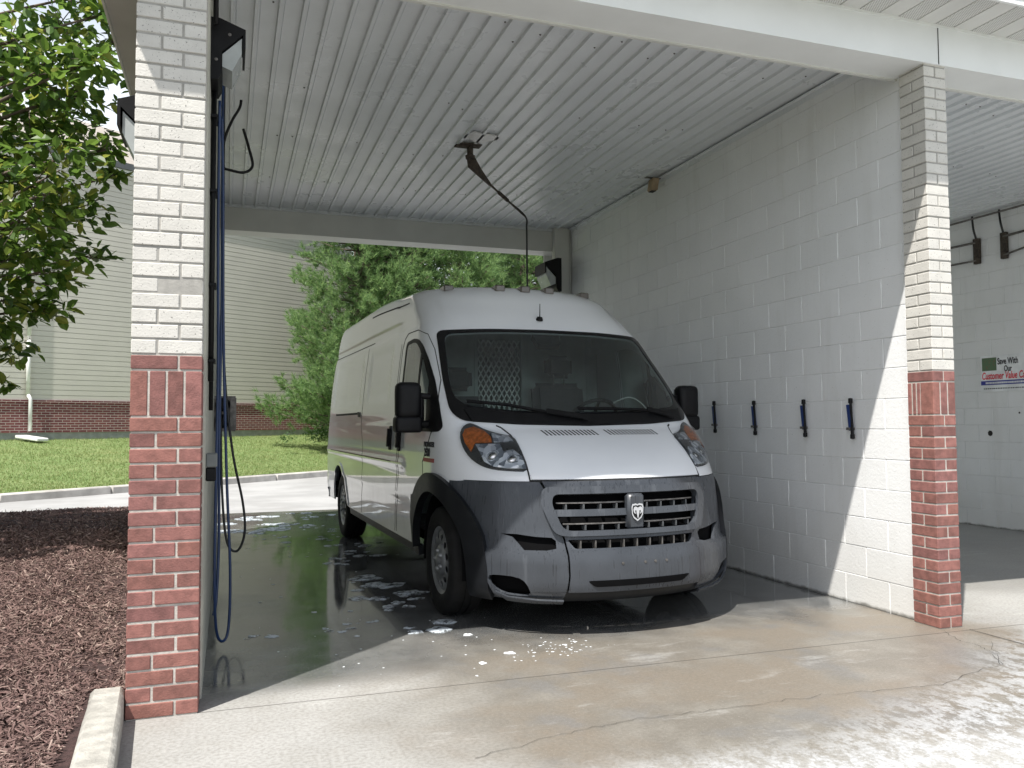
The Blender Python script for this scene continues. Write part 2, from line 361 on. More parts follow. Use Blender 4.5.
def signpic():
    n=N('sign_picture'); z=n.xyz()[2]; f=n.ramp(n.math('ADD',z,n.math('MULTIPLY',n.noise(16,4),.08)),1.83,1.99)
    c=n.mix(f,(.10,.17,.09),(.35,.55,.66)); c=n.mix(n.ramp(n.noise(30,3),.55,.7),c,(.16,.14,.08)); return n.done(n.bsdf(c,.5))
M['signpic']=signpic()
M['badgered']=mk('badge_red',(.35,.02,.03),.4)
M['badgegrey']=mk('badge_grey',(.10,.105,.11),.4)
M['hole']=mk('block_hole',(.03,.028,.025),.9)
DBG=False
# ================================================================== VAN BODY SURFACE
ROWS=[(0.215,-0.90,0.93,0.85,2.25,4.98),(0.26,-0.955,0.985,0.90,2.25,5.02),(0.34,-0.975,1.000,0.92,2.25,5.04),(0.45,-0.970,1.010,0.93,2.25,5.05),(0.52,-0.955,1.015,0.93,2.25,5.05),
 (0.60,-0.925,1.020,0.92,2.25,5.05),(0.75,-0.895,1.022,0.91,2.25,5.05),(0.88,-0.865,1.022,0.90,2.25,5.05),(0.935,-0.845,1.022,0.89,2.25,5.05),(0.99,-0.795,1.020,0.86,2.3,5.05),
 (1.05,-0.715,1.018,0.82,2.45,5.05),(1.11,-0.62,1.015,0.76,2.65,5.05),(1.17,-0.51,1.012,0.70,2.9,5.05),(1.22,-0.405,1.008,0.62,3.2,5.05),(1.26,-0.315,1.005,0.56,3.5,5.05),
 (1.31,-0.245,1.000,0.52,3.8,5.05),(1.40,-0.145,0.994,0.50,4.0,5.05),(1.60,0.060,0.978,0.48,4.0,5.05),(1.80,0.262,0.956,0.46,4.0,5.04),(1.96,0.425,0.934,0.45,4.0,5.03),
 (2.02,0.485,0.925,0.45,3.8,5.02),(2.12,0.585,0.908,0.46,3.4,5.0),(2.22,0.690,0.888,0.50,3.0,4.98),(2.31,0.785,0.862,0.55,2.8,4.96),(2.365,0.86,0.835,0.60,2.6,4.93),
 (2.40,0.93,0.80,0.66,2.5,4.90),(2.422,1.01,0.75,0.7,2.5,4.84),(2.435,1.10,0.68,0.7,2.5,4.76),(2.442,1.25,0.56,0.7,2.4,4.6)]
ZR=[r[0] for r in ROWS]
@lru_cache(None)
def row(z):
    z=max(ZR[0],min(ZR[-1],z)); i=max(0,min(len(ZR)-2,bisect.bisect_right(ZR,z)-1))
    p1,p2=ROWS[i],ROWS[i+1]; p0=ROWS[max(0,i-1)]; p3=ROWS[min(len(ZR)-1,i+2)]
    t=(z-p1[0])/(p2[0]-p1[0]); d=p2[0]-p1[0]; out=[]
    for k in range(1,6):
        sl=lambda a,b:(b[k]-a[k])/(b[0]-a[0]) if b[0]!=a[0] else 0
        s01,s12,s23=sl(p0,p1),sl(p1,p2),sl(p2,p3); tg=lambda a,b: 0 if a*b<=0 else 2*a*b/(a+b)
        m1=tg(s01,s12) if i>0 else s12; m2=tg(s12,s23) if i<len(ZR)-2 else s12
        out.append((2*t**3-3*t*t+1)*p1[k]+(t**3-2*t*t+t)*d*m1+(-2*t**3+3*t*t)*p2[k]+(t**3-t*t)*d*m2)
    return out
RC=.09
@lru_cache(None)
def perim(z):
    vf,W,D,n,vr=row(z); U=[];V=[]
    for i in range(61):
        th=math.pi/2*i/60; U.append(W*math.sin(th)**(2/n)); V.append(vf+D*(1-max(0,math.cos(th))**(2/n)))
    U[0]=0.;U[-1]=W;V[-1]=vf+D
    for i in range(1,6):
        pass
    U.append(W);V.append(vr-RC)
    for i in range(1,9):
        a=math.pi/2*i/8; U.append(W-RC+RC*math.cos(a)); V.append(vr-RC+RC*math.sin(a))
    U.append(0.);V.append(vr)
    U=np.array(U);V=np.array(V); S=np.concatenate([[0],np.cumsum(np.hypot(np.diff(U),np.diff(V)))])
    return U,V,S
def sm(t): t=max(0,min(1,t)); return t*t*(3-2*t)
ZO=-.018
def panels(v,z):
    # shallow pressed fields in the cargo sides
    d=0
    for a,b in ((1.55,2.62),(2.92,4.80)):
        k=sm((v-a)/.14)*sm((b-v)/.14)
        d+= .012*k*sm((z-1.46)/.12)*sm((2.02-z)/.12)
    d+= .010*sm((v-1.3)/.3)*sm((z-2.03)/.06)*(1-sm((z-2.10)/.10))
    d-= .012*sm((v-.75)/.2)*math.exp(-((z-.98)/.035)**2)
    d+= .012*sm((v-.6)/.1)*sm((.74-z)/.03)
    return d
def S0(s,z):
    U,V,Sx=perim(z); sg=-1 if s<0 else 1; a=abs(s)
    u=float(np.interp(a,Sx,U)); v=float(np.interp(a,Sx,V))
    if z<2.15 and a>1.2 and v<4.95: u-=panels(v,z)
    if z>2.0 and a<1.6: u-=.010*sm((u-.73)/.035)*sm((z-2.01)/.06)
    zz=z+.075*sm((v-1.0)/2.0)*sm((z-2.1)/.25)
    return Vector((sg*u,v,zz+ZO))
def SN(s,z):
    e=.004
    a=S0(s+e,z)-S0(s-e,z); zz=min(max(z,ZR[0]+e),ZR[-1]-e); b=S0(s,zz+e)-S0(s,zz-e)
    n=a.cross(b)
    if n.length<1e-12: return Vector((0,-1,0))
    n.normalize()
    p=S0(s,z)
    # outward
    c=Vector((0,max(.9,min(4,p.y)),1.2))
    if n.dot(p-c)<0: n=-n
    return n
def s_u(u,z):
    U,V,Sx=perim(z); a=min(abs(u),row(z)[1]*.9995)
    return math.copysign(float(np.interp(a,U[:61],Sx[:61])),u)
def s_v(v,z,side=-1):
    U,V,Sx=perim(z); k=62
    return side*float(np.interp(v,V[:k],Sx[:k]))
def s_back(z,side=1): return side*float(perim(z)[2][-1])
def dens(pl,step,closed=True):
    out=[]; n=len(pl)
    for i in range(n if closed else n-1):
        a=pl[i];b=pl[(i+1)%n]; d=math.hypot(b[0]-a[0],b[1]-a[1]); m=max(1,int(math.ceil(d/step)))
        out+=[(a[0]+(b[0]-a[0])*k/m,a[1]+(b[1]-a[1])*k/m) for k in range(m)]
    if not closed: out.append(pl[-1])
    return out
def roundpoly(pl,r=.02,n=4):
    out=[];m=len(pl)
    for i in range(m):
        p0=Vector(pl[i-1]);p=Vector(pl[i]);p1=Vector(pl[(i+1)%m]); a=(p0-p);b=(p1-p)
        ra=min(r,a.length*.45);rb=min(r,b.length*.45); A=p+a.normalized()*ra;B=p+b.normalized()*rb
        for k in range(n+1):
            t=k/n; q=A*(1-t)**2+p*2*t*(1-t)+B*t*t; out.append((q.x,q.y))
    return out
def chaikin(pl,n=2):
    for _ in range(n):
        out=[]
        for i in range(len(pl)):
            a=pl[i];b=pl[(i+1)%len(pl)]
            out+=[(a[0]*.75+b[0]*.25,a[1]*.75+b[1]*.25),(a[0]*.25+b[0]*.75,a[1]*.25+b[1]*.75)]
        pl=out
    return pl
# vertical sampling by arc length of the nose profile
def zlist(step=.035):
    zs=[];z=ZR[0];last=None;acc=0
    while z<=ZR[-1]:
        v=row(round(z,5))[0]
        if last is None or math.hypot(z-last[0],v-last[1])>=step: zs.append(round(z,5)); last=(z,v)
        z+=.001
    return zs
ZL=zlist()
def patch(name,outer,holes=(),off=.003,thick=.004,mat=None,parent=None,grid=(.05,None),surf=None,nfun=None,zs=None,flatcap=False):
    """outer/holes: loops in (s,z). Solid sheet following the surface."""
    surf=surf or S0; nfun=nfun or SN
    def ccw(l):
        a=sum(l[i-1][0]*l[i][1]-l[i][0]*l[i-1][1] for i in range(len(l))); l=l if a>0 else l[::-1]
        o=[]
        for q in l:
            if not o or math.hypot(q[0]-o[-1][0],q[1]-o[-1][1])>2e-4: o.append(q)
        if math.hypot(o[0][0]-o[-1][0],o[0][1]-o[-1][1])<2e-4: o.pop()
        return o
    loops=[ccw(l) for l in [outer]+list(holes)]; outer=loops[0]; pts=[];faces=[]
    for lp in loops:
        n0=len(pts); pts+=lp; faces.append(list(range(n0,n0+len(lp))))
    xs=[p[0] for p in outer]; zz=[p[1] for p in outer]
    x0,x1,z0,z1=min(xs),max(xs),min(zz),max(zz)
    g=grid[0]; 
    if zs is None: zs=[z for z in ZL if z0<z<z1] if grid[1] is None else list(np.arange(z0+grid[1],z1-grid[1]*.3,grid[1]))
    sx=list(np.arange(math.floor(x0/g)*g,x1,g))
    inner=[(x,z) for z in zs for x in sx if x0<x<x1]
    allp=[Vector((float(a),float(b))) for a,b in pts+inner]
    vs,es,fs,ov,oe,of=delaunay_2d_cdt(allp,[],faces,1,1e-5)
    keep=[f for f,o in zip(fs,of) if (0 in o) and not any(h in o for h in range(1,len(loops)))]
    if DBG and len(keep)<.5*len(inner): print('PATCH?',name,len(keep),len(inner))
    used=sorted({i for f in keep for i in f}); mp={i:k for k,i in enumerate(used)}
    P=[];Nn=[]
    for i in used:
        s,z=vs[i].x,vs[i].y; z=max(ZR[0],min(ZR[-1],z)) if surf is S0 else z
        n=nfun(s,z); o=off(s,z) if callable(off) else off
        P.append(surf(s,z)+n*o); Nn.append(n)
    F=[tuple(mp[i] for i in f) for f in keep]
    # orient to normal
    F2=[]
    for f in F:
        a,b,c=P[f[0]],P[f[1]],P[f[2]]; nn=(b-a).cross(c-a)
        F2.append(f if nn.dot(Nn[f[0]])>=0 else f[::-1])
    cnt={}
    for f in F2:
        for k in range(len(f)):
            e=(f[k],f[(k+1)%len(f)]); cnt[e]=1
    bd=[e for e in cnt if (e[1],e[0]) not in cnt]
    nv=len(P); V=list(P); NN=list(Nn); FF=list(F2)
    if thick:
        V+=[p-n*thick for p,n in zip(P,Nn)]; NN+=[-n for n in Nn]; FF+=[tuple(i+nv for i in f[::-1]) for f in F2]
        for a,b in bd:
            k=len(V); V+=[P[a],P[b],P[b]-Nn[b]*thick,P[a]-Nn[a]*thick]
            w=(V[k+3]-V[k]).cross(V[k+1]-V[k]); w=w.normalized() if w.length>0 else Nn[a]
            NN+=[w]*4; FF.append((k,k+3,k+2,k+1))
    me=bpy.data.meshes.new(name); me.from_pydata([tuple(v) for v in V],[],FF); me.shade_smooth(); me.update()
    me.normals_split_custom_set_from_vertices([tuple(n) for n in NN])
    return link(name,me,mat,parent)
def FU(pl): return [(s_u(u,z),z) for u,z in pl]          # front outline (u,z)
def SV(pl,side=-1): return [(s_v(v,z,side),z) for v,z in pl] # side outline (v,z)
def mirror(pl): return [(-a,b) for a,b in pl][::-1]
def strip(pl,w):   # open polyline in (s,z) -> closed loop of width w
    L=[];Rr=[];m=len(pl)
    for i in range(m):
        a=Vector(pl[max(0,i-1)]);b=Vector(pl[min(m-1,i+1)]); d=(b-a).normalized(); n=Vector((-d.y,d.x))*w/2; p=Vector(pl[i]); L.append((p.x+n.x,p.y+n.y)); Rr.append((p.x-n.x,p.y-n.y))
    return L+Rr[::-1]
def circ(cx,cz,r,a0,a1,n=24,rz=None):
    rz=rz or r
    return [(cx+r*math.cos(R(a0+(a1-a0)*k/n)),cz+rz*math.sin(R(a0+(a1-a0)*k/n))) for k in range(n+1)]

def build_van():
    van=thing('cargo_van','white high roof cargo van with dark grey bumper parked in the wash bay','van',(2.3321,5.4477,0),R(1.628))
    p=van
    # ---- outlines
    ws=roundpoly([(-.845,1.985),(-.45,2.003),(0,2.010),(.45,2.003),(.845,1.985),(.90,1.60),(.915,1.37),(.86,1.305),(.5,1.278),(0,1.266),(-.5,1.278),(-.86,1.305),(-.915,1.37),(-.90,1.60)],.05)
    wsin=roundpoly([(-.80,1.955),(-.40,1.978),(0,1.984),(.40,1.978),(.80,1.955),(.862,1.60),(.868,1.47),(.80,1.405),(.5,1.372),(0,1.358),(-.5,1.372),(-.80,1.405),(-.868,1.47),(-.862,1.60)],.06)
    wsL=dens(FU(ws),.05); wsI=dens(FU(wsin),.05)
    win=roundpoly([(1.10,1.945),(.86,1.955),(.72,1.938),(.60,1.888),(.44,1.775),(.24,1.60),(.05,1.40),(-.06,1.27),(-.03,1.235),(.60,1.235),(1.05,1.24),(1.10,1.30)],.05)
    wini=roundpoly([(1.06,1.918),(.87,1.925),(.75,1.908),(.635,1.855),(.48,1.745),(.29,1.58),(.27,1.30),(1.06,1.285)],.04)
    # headlight outline (u,z)
    HL=[(-.83,1.292),(-.872,1.262),(-.90,1.215),(-.905,1.15),(-.895,1.098),(-.867,1.048),(-.827,1.016),(-.775,1.000),(-.70,.993),(-.603,.990),(-.597,1.045),(-.592,1.13),(-.592,1.203),(-.67,1.217),(-.74,1.243),(-.792,1.282)]
    # front arch opening and the body silhouette
    def arch(cv,side):
        return [(s_v(v,z,side),z) for v,z in circ(cv,.375,.485,0,180,30)]
    ztop=ZR[-1]; zb=.40
    def half(side):
        L=[]
        # from nose centre outwards along z=.935 to the wheel arch flare
        for u in np.linspace(0,.93,22): L.append((s_u(side*max(u,1e-5),.935),.935))
        a=circ(.0,.36,.50,130,0,30,.50)
        # join: corner at front of arch
        L+= [(s_v(v,z,side),z) for v,z in a if z<=.935 and z>=zb]
        L.append((s_v(.50,zb,side),zb))
        for v in np.arange(.62,3.53,.12): L.append((s_v(float(v),zb,side),zb))
        L+= [(s_v(v,z,side),z) for v,z in circ(4.04,.36,.475,175,5,30) if z>=zb]
        for v in (4.6,4.75,4.9): L.append((s_v(v,zb,side),zb))
        U,V,Sx=perim(zb); Lb=float(Sx[-1])
        for s in np.linspace(s_v(4.95,zb,1)+.02,Lb,12): L.append((side*float(s),zb))
        for z in ZL:
            if z>zb+.01: L.append((side*float(perim(z)[2][-1]),z))
        if L[-1][1]<ztop: L.append((side*float(perim(ztop)[2][-1]),ztop))
        for s in np.linspace(float(perim(ztop)[2][-1]),0,70)[1:-1]: L.append((side*float(s),ztop))
        return L
    Rt=half(1); Lt=half(-1)
    outer=Rt+[(0.,ztop)]+Lt[::-1][:-1]
    # dedupe
    o2=[outer[0]]
    for q in outer[1:]:
        if math.hypot(q[0]-o2[-1][0],q[1]-o2[-1][1])>1e-4: o2.append(q)
    holes=[wsI]+[dens(SV(win if 0 else wini,sd),.05) for sd in (-1,1)]
    holes[2]=holes[2][::-1]
    patch('body_shell',o2,holes,0,.012,M['paint'],p,grid=(.055,None))
    # roof lid
    U,V,Sx=perim(ztop); ring=[S0(float(s),ztop) for s in np.linspace(-Sx[-1],Sx[-1],141)[:-1]]
    mbr=MB(); c=Vector((0,2.9,ring[70].z)); 
    mid=[(r_*0.5+c*.5) for r_ in ring]
    for k in range(len(mid)): mid[k]=Vector((mid[k].x,mid[k].y,(ring[k].z)+.012))
    n=len(ring); vs=ring+mid+[Vector((0,2.9,ring[70].z+.09))]
    fs=[(i,(i+1)%n,n+(i+1)%n,n+i) for i in range(n)]+[(n+i,n+(i+1)%n,2*n) for i in range(n)]
    mbr.add(vs,fs); mbr.build('roof',M['paint'],p,smooth=True)
    # ---- windscreen
    g=patch('windscreen',wsL,(),.004,0,M['glass'],p,grid=(.09,None))
    patch('windscreen_border',wsL,[wsI],.0065,.002,M['blackgloss'],g,grid=(.05,.02))
    # cowl panel of black plastic below the glass
    cw=FU([(-.80,1.300),(-.5,1.279),(0,1.269),(.5,1.279),(.80,1.300),(.83,1.385),(.5,1.352),(0,1.338),(-.5,1.352),(-.83,1.385)])
    patch('cowl_panel',dens(cw,.05),(),.016,.012,M['black'],p,grid=(.06,.02))
    def wiper(pts,wd,nm,par=p,off=.030):
        q=dens([(s_u(u,z),z) for u,z in pts],.04,False)
        return patch(nm,strip(q,wd),(),off,.010,M['black'],par,grid=(.5,.5))
    for a in ([(-.80,1.425),(-.55,1.40),(-.28,1.348),(-.05,1.312)],[(-.03,1.375),(.25,1.372),(.52,1.362),(.66,1.33)]):
        w=wiper(a,.016,'wiper'); wiper([(a[2][0]*1.0,a[2][1]),(a[3][0],a[3][1]),(a[3][0]+.05,a[3][1]-.02)],.034,'wiper_arm',w,.038)
    # sensor block behind the glass at the top centre
    patch('mirror_mount',dens(FU(roundpoly([(-.11,1.992),(.12,1.992),(.10,1.90),(-.09,1.90)],.02)),.03),(),-.012,.05,M['black'],p,grid=(.05,.03))
    for (u0,v0,a) in ((-.0,.575,0),):
        m=MB(); m.lathe([(.001,.03),(.02,.028),(.026,.015),(.03,0)],S0(.0,2.105)-Vector((0,0,.005)),(0,-.35,1),16)
        m.tube([S0(0,2.105)+Vector((0,-.01,.01)),S0(0,2.105)+Vector((0,-.015,.125))],[.005,.003],8); m.build('antenna',M['black'],p,smooth=True)
    # roof marker lamps
    for u in (-.613,-.218,0,.218,.613):
        c=S0(s_u(u if u else 1e-6,2.388),2.388); m=MB(); 
        T=lambda P,c=c:(c.x+P[0],c.y+P[1],c.z+P[2])
        m.cbox(-.042,-.045,-.025,.042,.09,.032,.010,T=T); m.build('marker_lamp',M['amberdark'],p,autos=40)
    # ---- hood
    hood=[(.63,1.262),(.600,1.215),(.592,1.13),(.592,1.05),(.596,.99),(.598,.945)]
    hp=[(-a,b) for a,b in hood[::-1]]; 
    hl=dens(FU([(u,.945) for u in np.linspace(-.59,.59,18)]+hood[::-1][1:]+[(u,1.259-.008*(1-(u/.6)**2)) for u in np.linspace(.58,-.58,14)]+[(-a,b) for a,b in hood][:-1]),.04)
    hd=patch('hood',hl,(),.005,.006,M['paint'],p,grid=(.05,None))
    for sgn in (-1,1):
        q=dens([(s_u(sgn*u*1.004+sgn*.003,z),z) for u,z in [(.655,1.275)]+hood+[(.598,.93)]],.03,False); patch('panel_gap',strip(q,.009),(),.0025,.003,M['seam'],p,grid=(.5,.5))
    q=dens([(s_u(u,.938),.938) for u in np.linspace(-.6,.6,24)],.05,False); patch('panel_gap',strip(q,.010),(),.003,.003,M['seam'],p,grid=(.5,.5))
    # intake slots
    for (a,b) in ((-.375,-.01),(.085,.455)):
        k=14
        for i in range(k):
            grp=MB()
            u=a+(b-a)*i/(k-1); lo=(u+.012,1.205);hi=(u-.006,1.238)
            A=[S0(s_u(uu if abs(uu)>1e-5 else 1e-5,zz),zz)+SN(s_u(uu if abs(uu)>1e-5 else 1e-5,zz),zz)*.0062 for uu,zz in ((lo[0]-.006,lo[1]),(lo[0]+.006,lo[1]),(hi[0]+.006,hi[1]),(hi[0]-.006,hi[1]))]
            Bq=[x+Vector((0,0,-.004)) for x in A]; grp.add(A+Bq,[(0,1,2,3),(0,4,5,1),(1,5,6,2),(2,6,7,3),(3,7,4,0)]); grp.build('intake_slot',M['seam'],hd)
    # ---- headlights
    for sgn in (-1,1):
        f=(lambda pl:[( -a if sgn>0 else a,b) for a,b in pl])
        o=FU(dens(f(chaikin(HL,1)),.012))
        if sgn>0: o=o[::-1]
        h=patch('headlight',o,(),.006,.008,M['lampdark'],p,grid=(.02,.012)); 
        def sub(nm,pl,off,mt,th=.006,ch=0):
            q=f(chaikin(pl,ch) if ch else pl); q=dens(q,.012); return patch(nm,FU(q),(),off,th,mt,h,grid=(.02,.012))
        sub('amber_reflector',[(-.862,1.245),(-.805,1.262),(-.755,1.232),(-.735,1.195),(-.742,1.160),(-.835,1.158),(-.868,1.105),(-.885,1.16),(-.884,1.21)],.012,M['amber'])
        sub('upper_reflector',[(-.725,1.222),(-.67,1.207),(-.628,1.202),(-.612,1.168),(-.73,1.160)],.012,M['reflector'])
        sub('main_reflector',[(-.835,1.150),(-.70,1.152),(-.70,1.105),(-.640,1.118),(-.607,1.075),(-.606,1.004),(-.70,1.006),(-.775,1.016),(-.815,1.045)],.012,M['reflector'])
        for (u,z,r) in ((-.668,1.062,.036),(-.768,1.082,.036),(-.655,1.187,.013)):
            s=s_u(-sgn*u if sgn<0 else -u,z) if 0 else s_u(u*(-sgn),z); c=S0(s,z)+SN(s,z)*.009; m=MB(); m.lathe([(.0005,.009),(r*.6,.008),(r,.0),(r*1.12,.003),(r*1.15,-.004)],c,SN(s,z),20); m.build('lamp_lens',M['chrome'] if r>.03 else M['clear'],h,smooth=True)
        patch('lamp_cover',o,(),.019,0,M['clear'],h,grid=(.02,.012))
    # ---- bumper
    seam=[(.555,.930),(.520,.858),(.480,.728),(.450,.587),(.442,.494),(.44,.388),(.45,.30),(.46,.235)]
    archf=[(v,z) for v,z in circ(.0,.36,.50,215,118,26,.50)]   # leading edge of front arch
    ledge=lambda s,z:.004+.028*sm((.528-z)/.013)*sm((z-.25)/.10)
    for sgn in (-1,1):
        o=[(s_u(sgn*u,z),z) for u,z in seam]+[(s_u(sgn*u,.235),.235) for u in (.55,.65,.75,.82)]
        o+= [(s_v(v,z,sgn),z) for v,z in archf if .235<z<.915]
        o+= [(s_v(v,.925,sgn),.925) for v in (-.262,-.33)]
        o+= [(s_u(sgn*u,.930),.930) for u in (.92,.86,.78,.70,.62)]
        o=dens(o,.04)
        fog=[(.775,.622),(.70,.622),(.60,.608),(.515,.603),(.494,.585),(.497,.540),(.55,.530),(.668,.530),(.69,.565),(.72,.605)]
        fl=[(.835,.372),(.80,.384),(.70,.378),(.655,.345),(.63,.265),(.70,.258),(.77,.268),(.815,.31)]
        h1=dens(FU([(sgn*a,b) for a,b in fog]),.03); h2=dens(FU([(sgn*a,b) for a,b in chaikin(fl,1)]),.03)
        c=patch('bumper_corner',o,[h1,h2],ledge,.02,M['bumper'],p,grid=(.05,.03))
        for hh,cz in ((h1,.57),(h2,.32)):
            cx=sum(a[0] for a in hh)/len(hh); cy=sum(a[1] for a in hh)/len(hh); big=[(cx+(a-cx)*1.15,cy+(b-cy)*1.25) for a,b in hh]
            patch('fog_recess',big,(),-.03,.01,M['pit'],c,grid=(.05,.05))
        # rim below the lower recess
        lipp=[(.835,.352),(.80,.285),(.74,.258),(.60,.250),(.46,.248)]
        patch('recess_lip',strip(dens([(s_u(sgn*u,z),z) for u,z in lipp],.04,False),.014),(),.034,.014,M['bumper'],c,grid=(.5,.5))
    # centre piece with grille openings
    up=roundpoly([(-.485,.853),(.485,.853),(.500,.80),(.455,.665),(.42,.640),(-.42,.640),(-.455,.665),(-.500,.80)],.03)
    up=[(u,z) for u,z in up]; sl=roundpoly([(-.43,.588),(.43,.588),(.395,.537),(-.395,.537)],.012)
    inn=[(u-.012 if u>0 else u+.012,z) for u,z in seam]
    cen=[(u,.930) for u in np.linspace(-.54,.54,15)]+[(a-.009,b) for a,b in seam[1:-1]]+[(u,.30) for u in np.linspace(.44,-.44,11)]+[(-(a-.009),b) for a,b in seam[1:-1]][::-1]
    offc=lambda s,z:.016+.014*sm((z-.60)/.02)*sm((.90-z)/.05)+.026*sm((.533-z)/.014)*sm((z-.22)/.12)
    cs=patch('bumper_centre',dens(FU(cen),.04),[dens(FU(up),.03),dens(FU(sl),.03)],offc,.03,M['bumper'],p,grid=(.05,.02))
    # raised surround frame of the grille
    upo=roundpoly([(-.545,.895),(.545,.895),(.560,.80),(.500,.630),(.45,.606),(-.45,.606),(-.500,.630),(-.560,.80)],.045)
    gr=patch('grille_surround',dens(FU(upo),.03),[dens(FU(up),.03)],lambda s,z:.042,.020,M['bumper'],p,grid=(.05,.02))
    patch('grille_back',dens(FU([(-.56,.90),(.56,.90),(.54,.50),(-.54,.50)]),.05),(),-.05,.01,M['pit'],gr,grid=(.1,.05))
    def hbar(z,w,off,th,mt,nm,u0,u1):
        q=dens([(s_u(u,z),z) for u in np.linspace(u0,u1,14)],.2,False); patch(nm,strip(q,w),(),off,th,mt,gr,grid=(.5,.5))
    hbar(.745,.040,.030,.030,M['bumper'],'grille_bar',-.49,-.04); hbar(.745,.040,.030,.030,M['bumper'],'grille_bar',.04,.49)
    for (a,b) in ((-.475,-.05),(.05,.475)):
        hbar(.806,.008,.006,.02,M['steel'],'grille_strip',a,b); hbar(.683,.008,.006,.02,M['steel'],'grille_strip',a*.94,b*.94)
    fins=MB()
    for u in np.linspace(-.42,.42,9):
        if abs(u)<.06: continue
        for z0,z1 in ((.645,.676),(.765,.799)):
            s=s_u(float(u),z0); A=S0(s,z0); fins=MB(); fins.box(A.x-.004,A.y-.002,z0+ZO,A.x+.004,A.y+.045,z1+ZO); fins.build('grille_fin',M['badgegrey'],gr)
    fins=MB()
    for u in np.linspace(-.36,.36,9):
        A=S0(s_u(float(u) if abs(u)>1e-4 else 1e-4,.56),.56); fins=MB(); fins.box(A.x-.004,A.y-.012,.537+ZO,A.x+.004,A.y+.03,.588+ZO); fins.build('intake_fin',M['steel'],cs)
    # column under the badge and the badge itself
    A=S0(1e-5,.745); T=lambda P:(P[0],A.y-.052+P[1],P[2]+ZO)
    m=MB(); m.cbox(-.058,0,.642,.058,.06,.858,.016,T=T); m.build('badge_column',M['bumper'],gr,autos=40)
    bd=thing_part=bpy.data.objects.new('badge',None); COL.objects.link(bd); bd.parent=van; 
    def flat(nm,pl,y,th,mt,cz=.748,sc=1.0):
        m=MB(); n=len(pl); v0=[(a*sc,A.y-.052+y,b*sc+cz+ZO) for a,b in pl]; v1=[(a[0],a[1]+th,a[2]) for a in v0]
        m.add(v0+v1,[tuple(range(n)),tuple(range(2*n-1,n-1,-1))]+[(i,(i+1)%n,n+(i+1)%n,n+i) for i in range(n)]); return m
    sh=[(-.036,.048),(-.012,.052),(0,.047),(.012,.052),(.036,.048),(.041,.030),(.038,-.012),(.026,-.036),(0,-.055),(-.026,-.036),(-.038,-.012),(-.041,.030)]
    b1=flat('b',sh,-.010,.014,None); bo=b1.build('badge_shield',M['chrome'],None); 
    bpy.data.objects.remove(bd); bo.name='badge'; bo.parent=van
    b2=flat('b',[(a*.80,b*.80) for a,b in sh],-.0125,.006,None); b2.build('badge_field',M['blackgloss'],bo)
    head=[(-.006,.030),(-.018,.034),(-.028,.028),(-.031,.014),(-.028,.000),(-.020,-.010),(-.014,-.008),(-.019,.002),(-.018,.012),(-.010,.010),(-.010,-.004),(-.006,-.018),(-.003,-.034),(0,-.037),(.003,-.034),(.006,-.018),(.010,-.004),(.010,.010),(.018,.012),(.019,.002),(.014,-.008),(.020,-.010),(.028,.000),(.031,.014),(.028,.028),(.018,.034),(.006,.030),(0,.026)]
    b3=flat('b',head,-.0155,.006,None); b3.build('badge_emblem',M['chrome'],bo)
    # valance under the bumper
    va=FU([(-.46,.298),(.46,.298),(.50,.222),(-.50,.222)]); patch('lower_valance',dens(va,.05),(),.0,.02,M['cladding'],p,grid=(.06,.03))
    li=FU(roundpoly([(-.34,.360),(.34,.360),(.28,.328),(-.30,.328)],.02)); patch('lower_intake',dens(li,.04),(),.0455,.004,M['pit'],cs,grid=(.06,.03))
    # faint plate screws
    for u in (-.13,0.02,.09,.17):
        A2=S0(s_u(u,.46),.46); m=MB(); m.lathe([(.0005,.004),(.008,.003),(.009,0)],(A2.x,A2.y-.044,.455+ZO),(0,-1,0),10); m.build('plate_screw',M['steel'],cs)
    # ---- wheel arch cladding and sills
    for sgn in (-1,1):
        ao=circ(.0,.36,.625,200,45,34,.60); ai=circ(.0,.36,.485,198,2,40,.475)
        ao=[(v,z) for v,z in ao if z>=.23]; ai=[(v,z) for v,z in ai if z>=.23]
        ao=[(v,z) for v,z in ao]; tail=[(.50,.82),(.515,.70),(.52,.55),(.515,.40)]
        tail=[(.49,.78),(.515,.62),(.515,.40)]
        loop=ao+tail+[(.488,.40)]+[q for q in ai[::-1] if q[1]>.40 or q[0]<0]
        l2=[]
        for v,z in loop:
            l2.append((s_v(max(v,-.66),z,sgn),z))
        patch('wheel_arch_trim',dens(l2,.05),(),lambda s,z:.036,.055,M['cladding'],p,grid=(.07,.05))
        ro=circ(4.04,.36,.50,178,2,40); ri=circ(4.04,.36,.465,2,178,40)
        loop=[(s_v(v,z,sgn),z) for v,z in ro if z>=.40]+[(s_v(v,z,sgn),z) for v,z in ri if z>=.40]
        patch('rear_arch_lip',dens(loop,.05),(),.010,.02,M['paint'],p,grid=(.2,.2))
        # dark lower door moulding and sill
        q=dens(SV([(.545,.60),(.655,.60),(.655,.42),(.545,.42)],sgn),.04); patch('side_step_pad',q,(),.004,.004,M['cladding'],p,grid=(.2,.2))
        q=dens(SV([(.52,.40),(3.55,.40),(3.55,.33),(.52,.33)],sgn),.08); patch('sill',q,(),-.012,.04,M['cladding'],p,grid=(.2,.04))
        # doors: gaps; sides: dark strip for crease shade
        def gap(pl,w=.007,mt=None,off=.0012,nm='gap_crease_strip'): 
            q=dens([(s_v(v,z,sgn),z) for v,z in pl],.04,False); return patch(nm,strip(q,w),(),off,.002,mt or M['seam'],p,grid=(.5,.5))
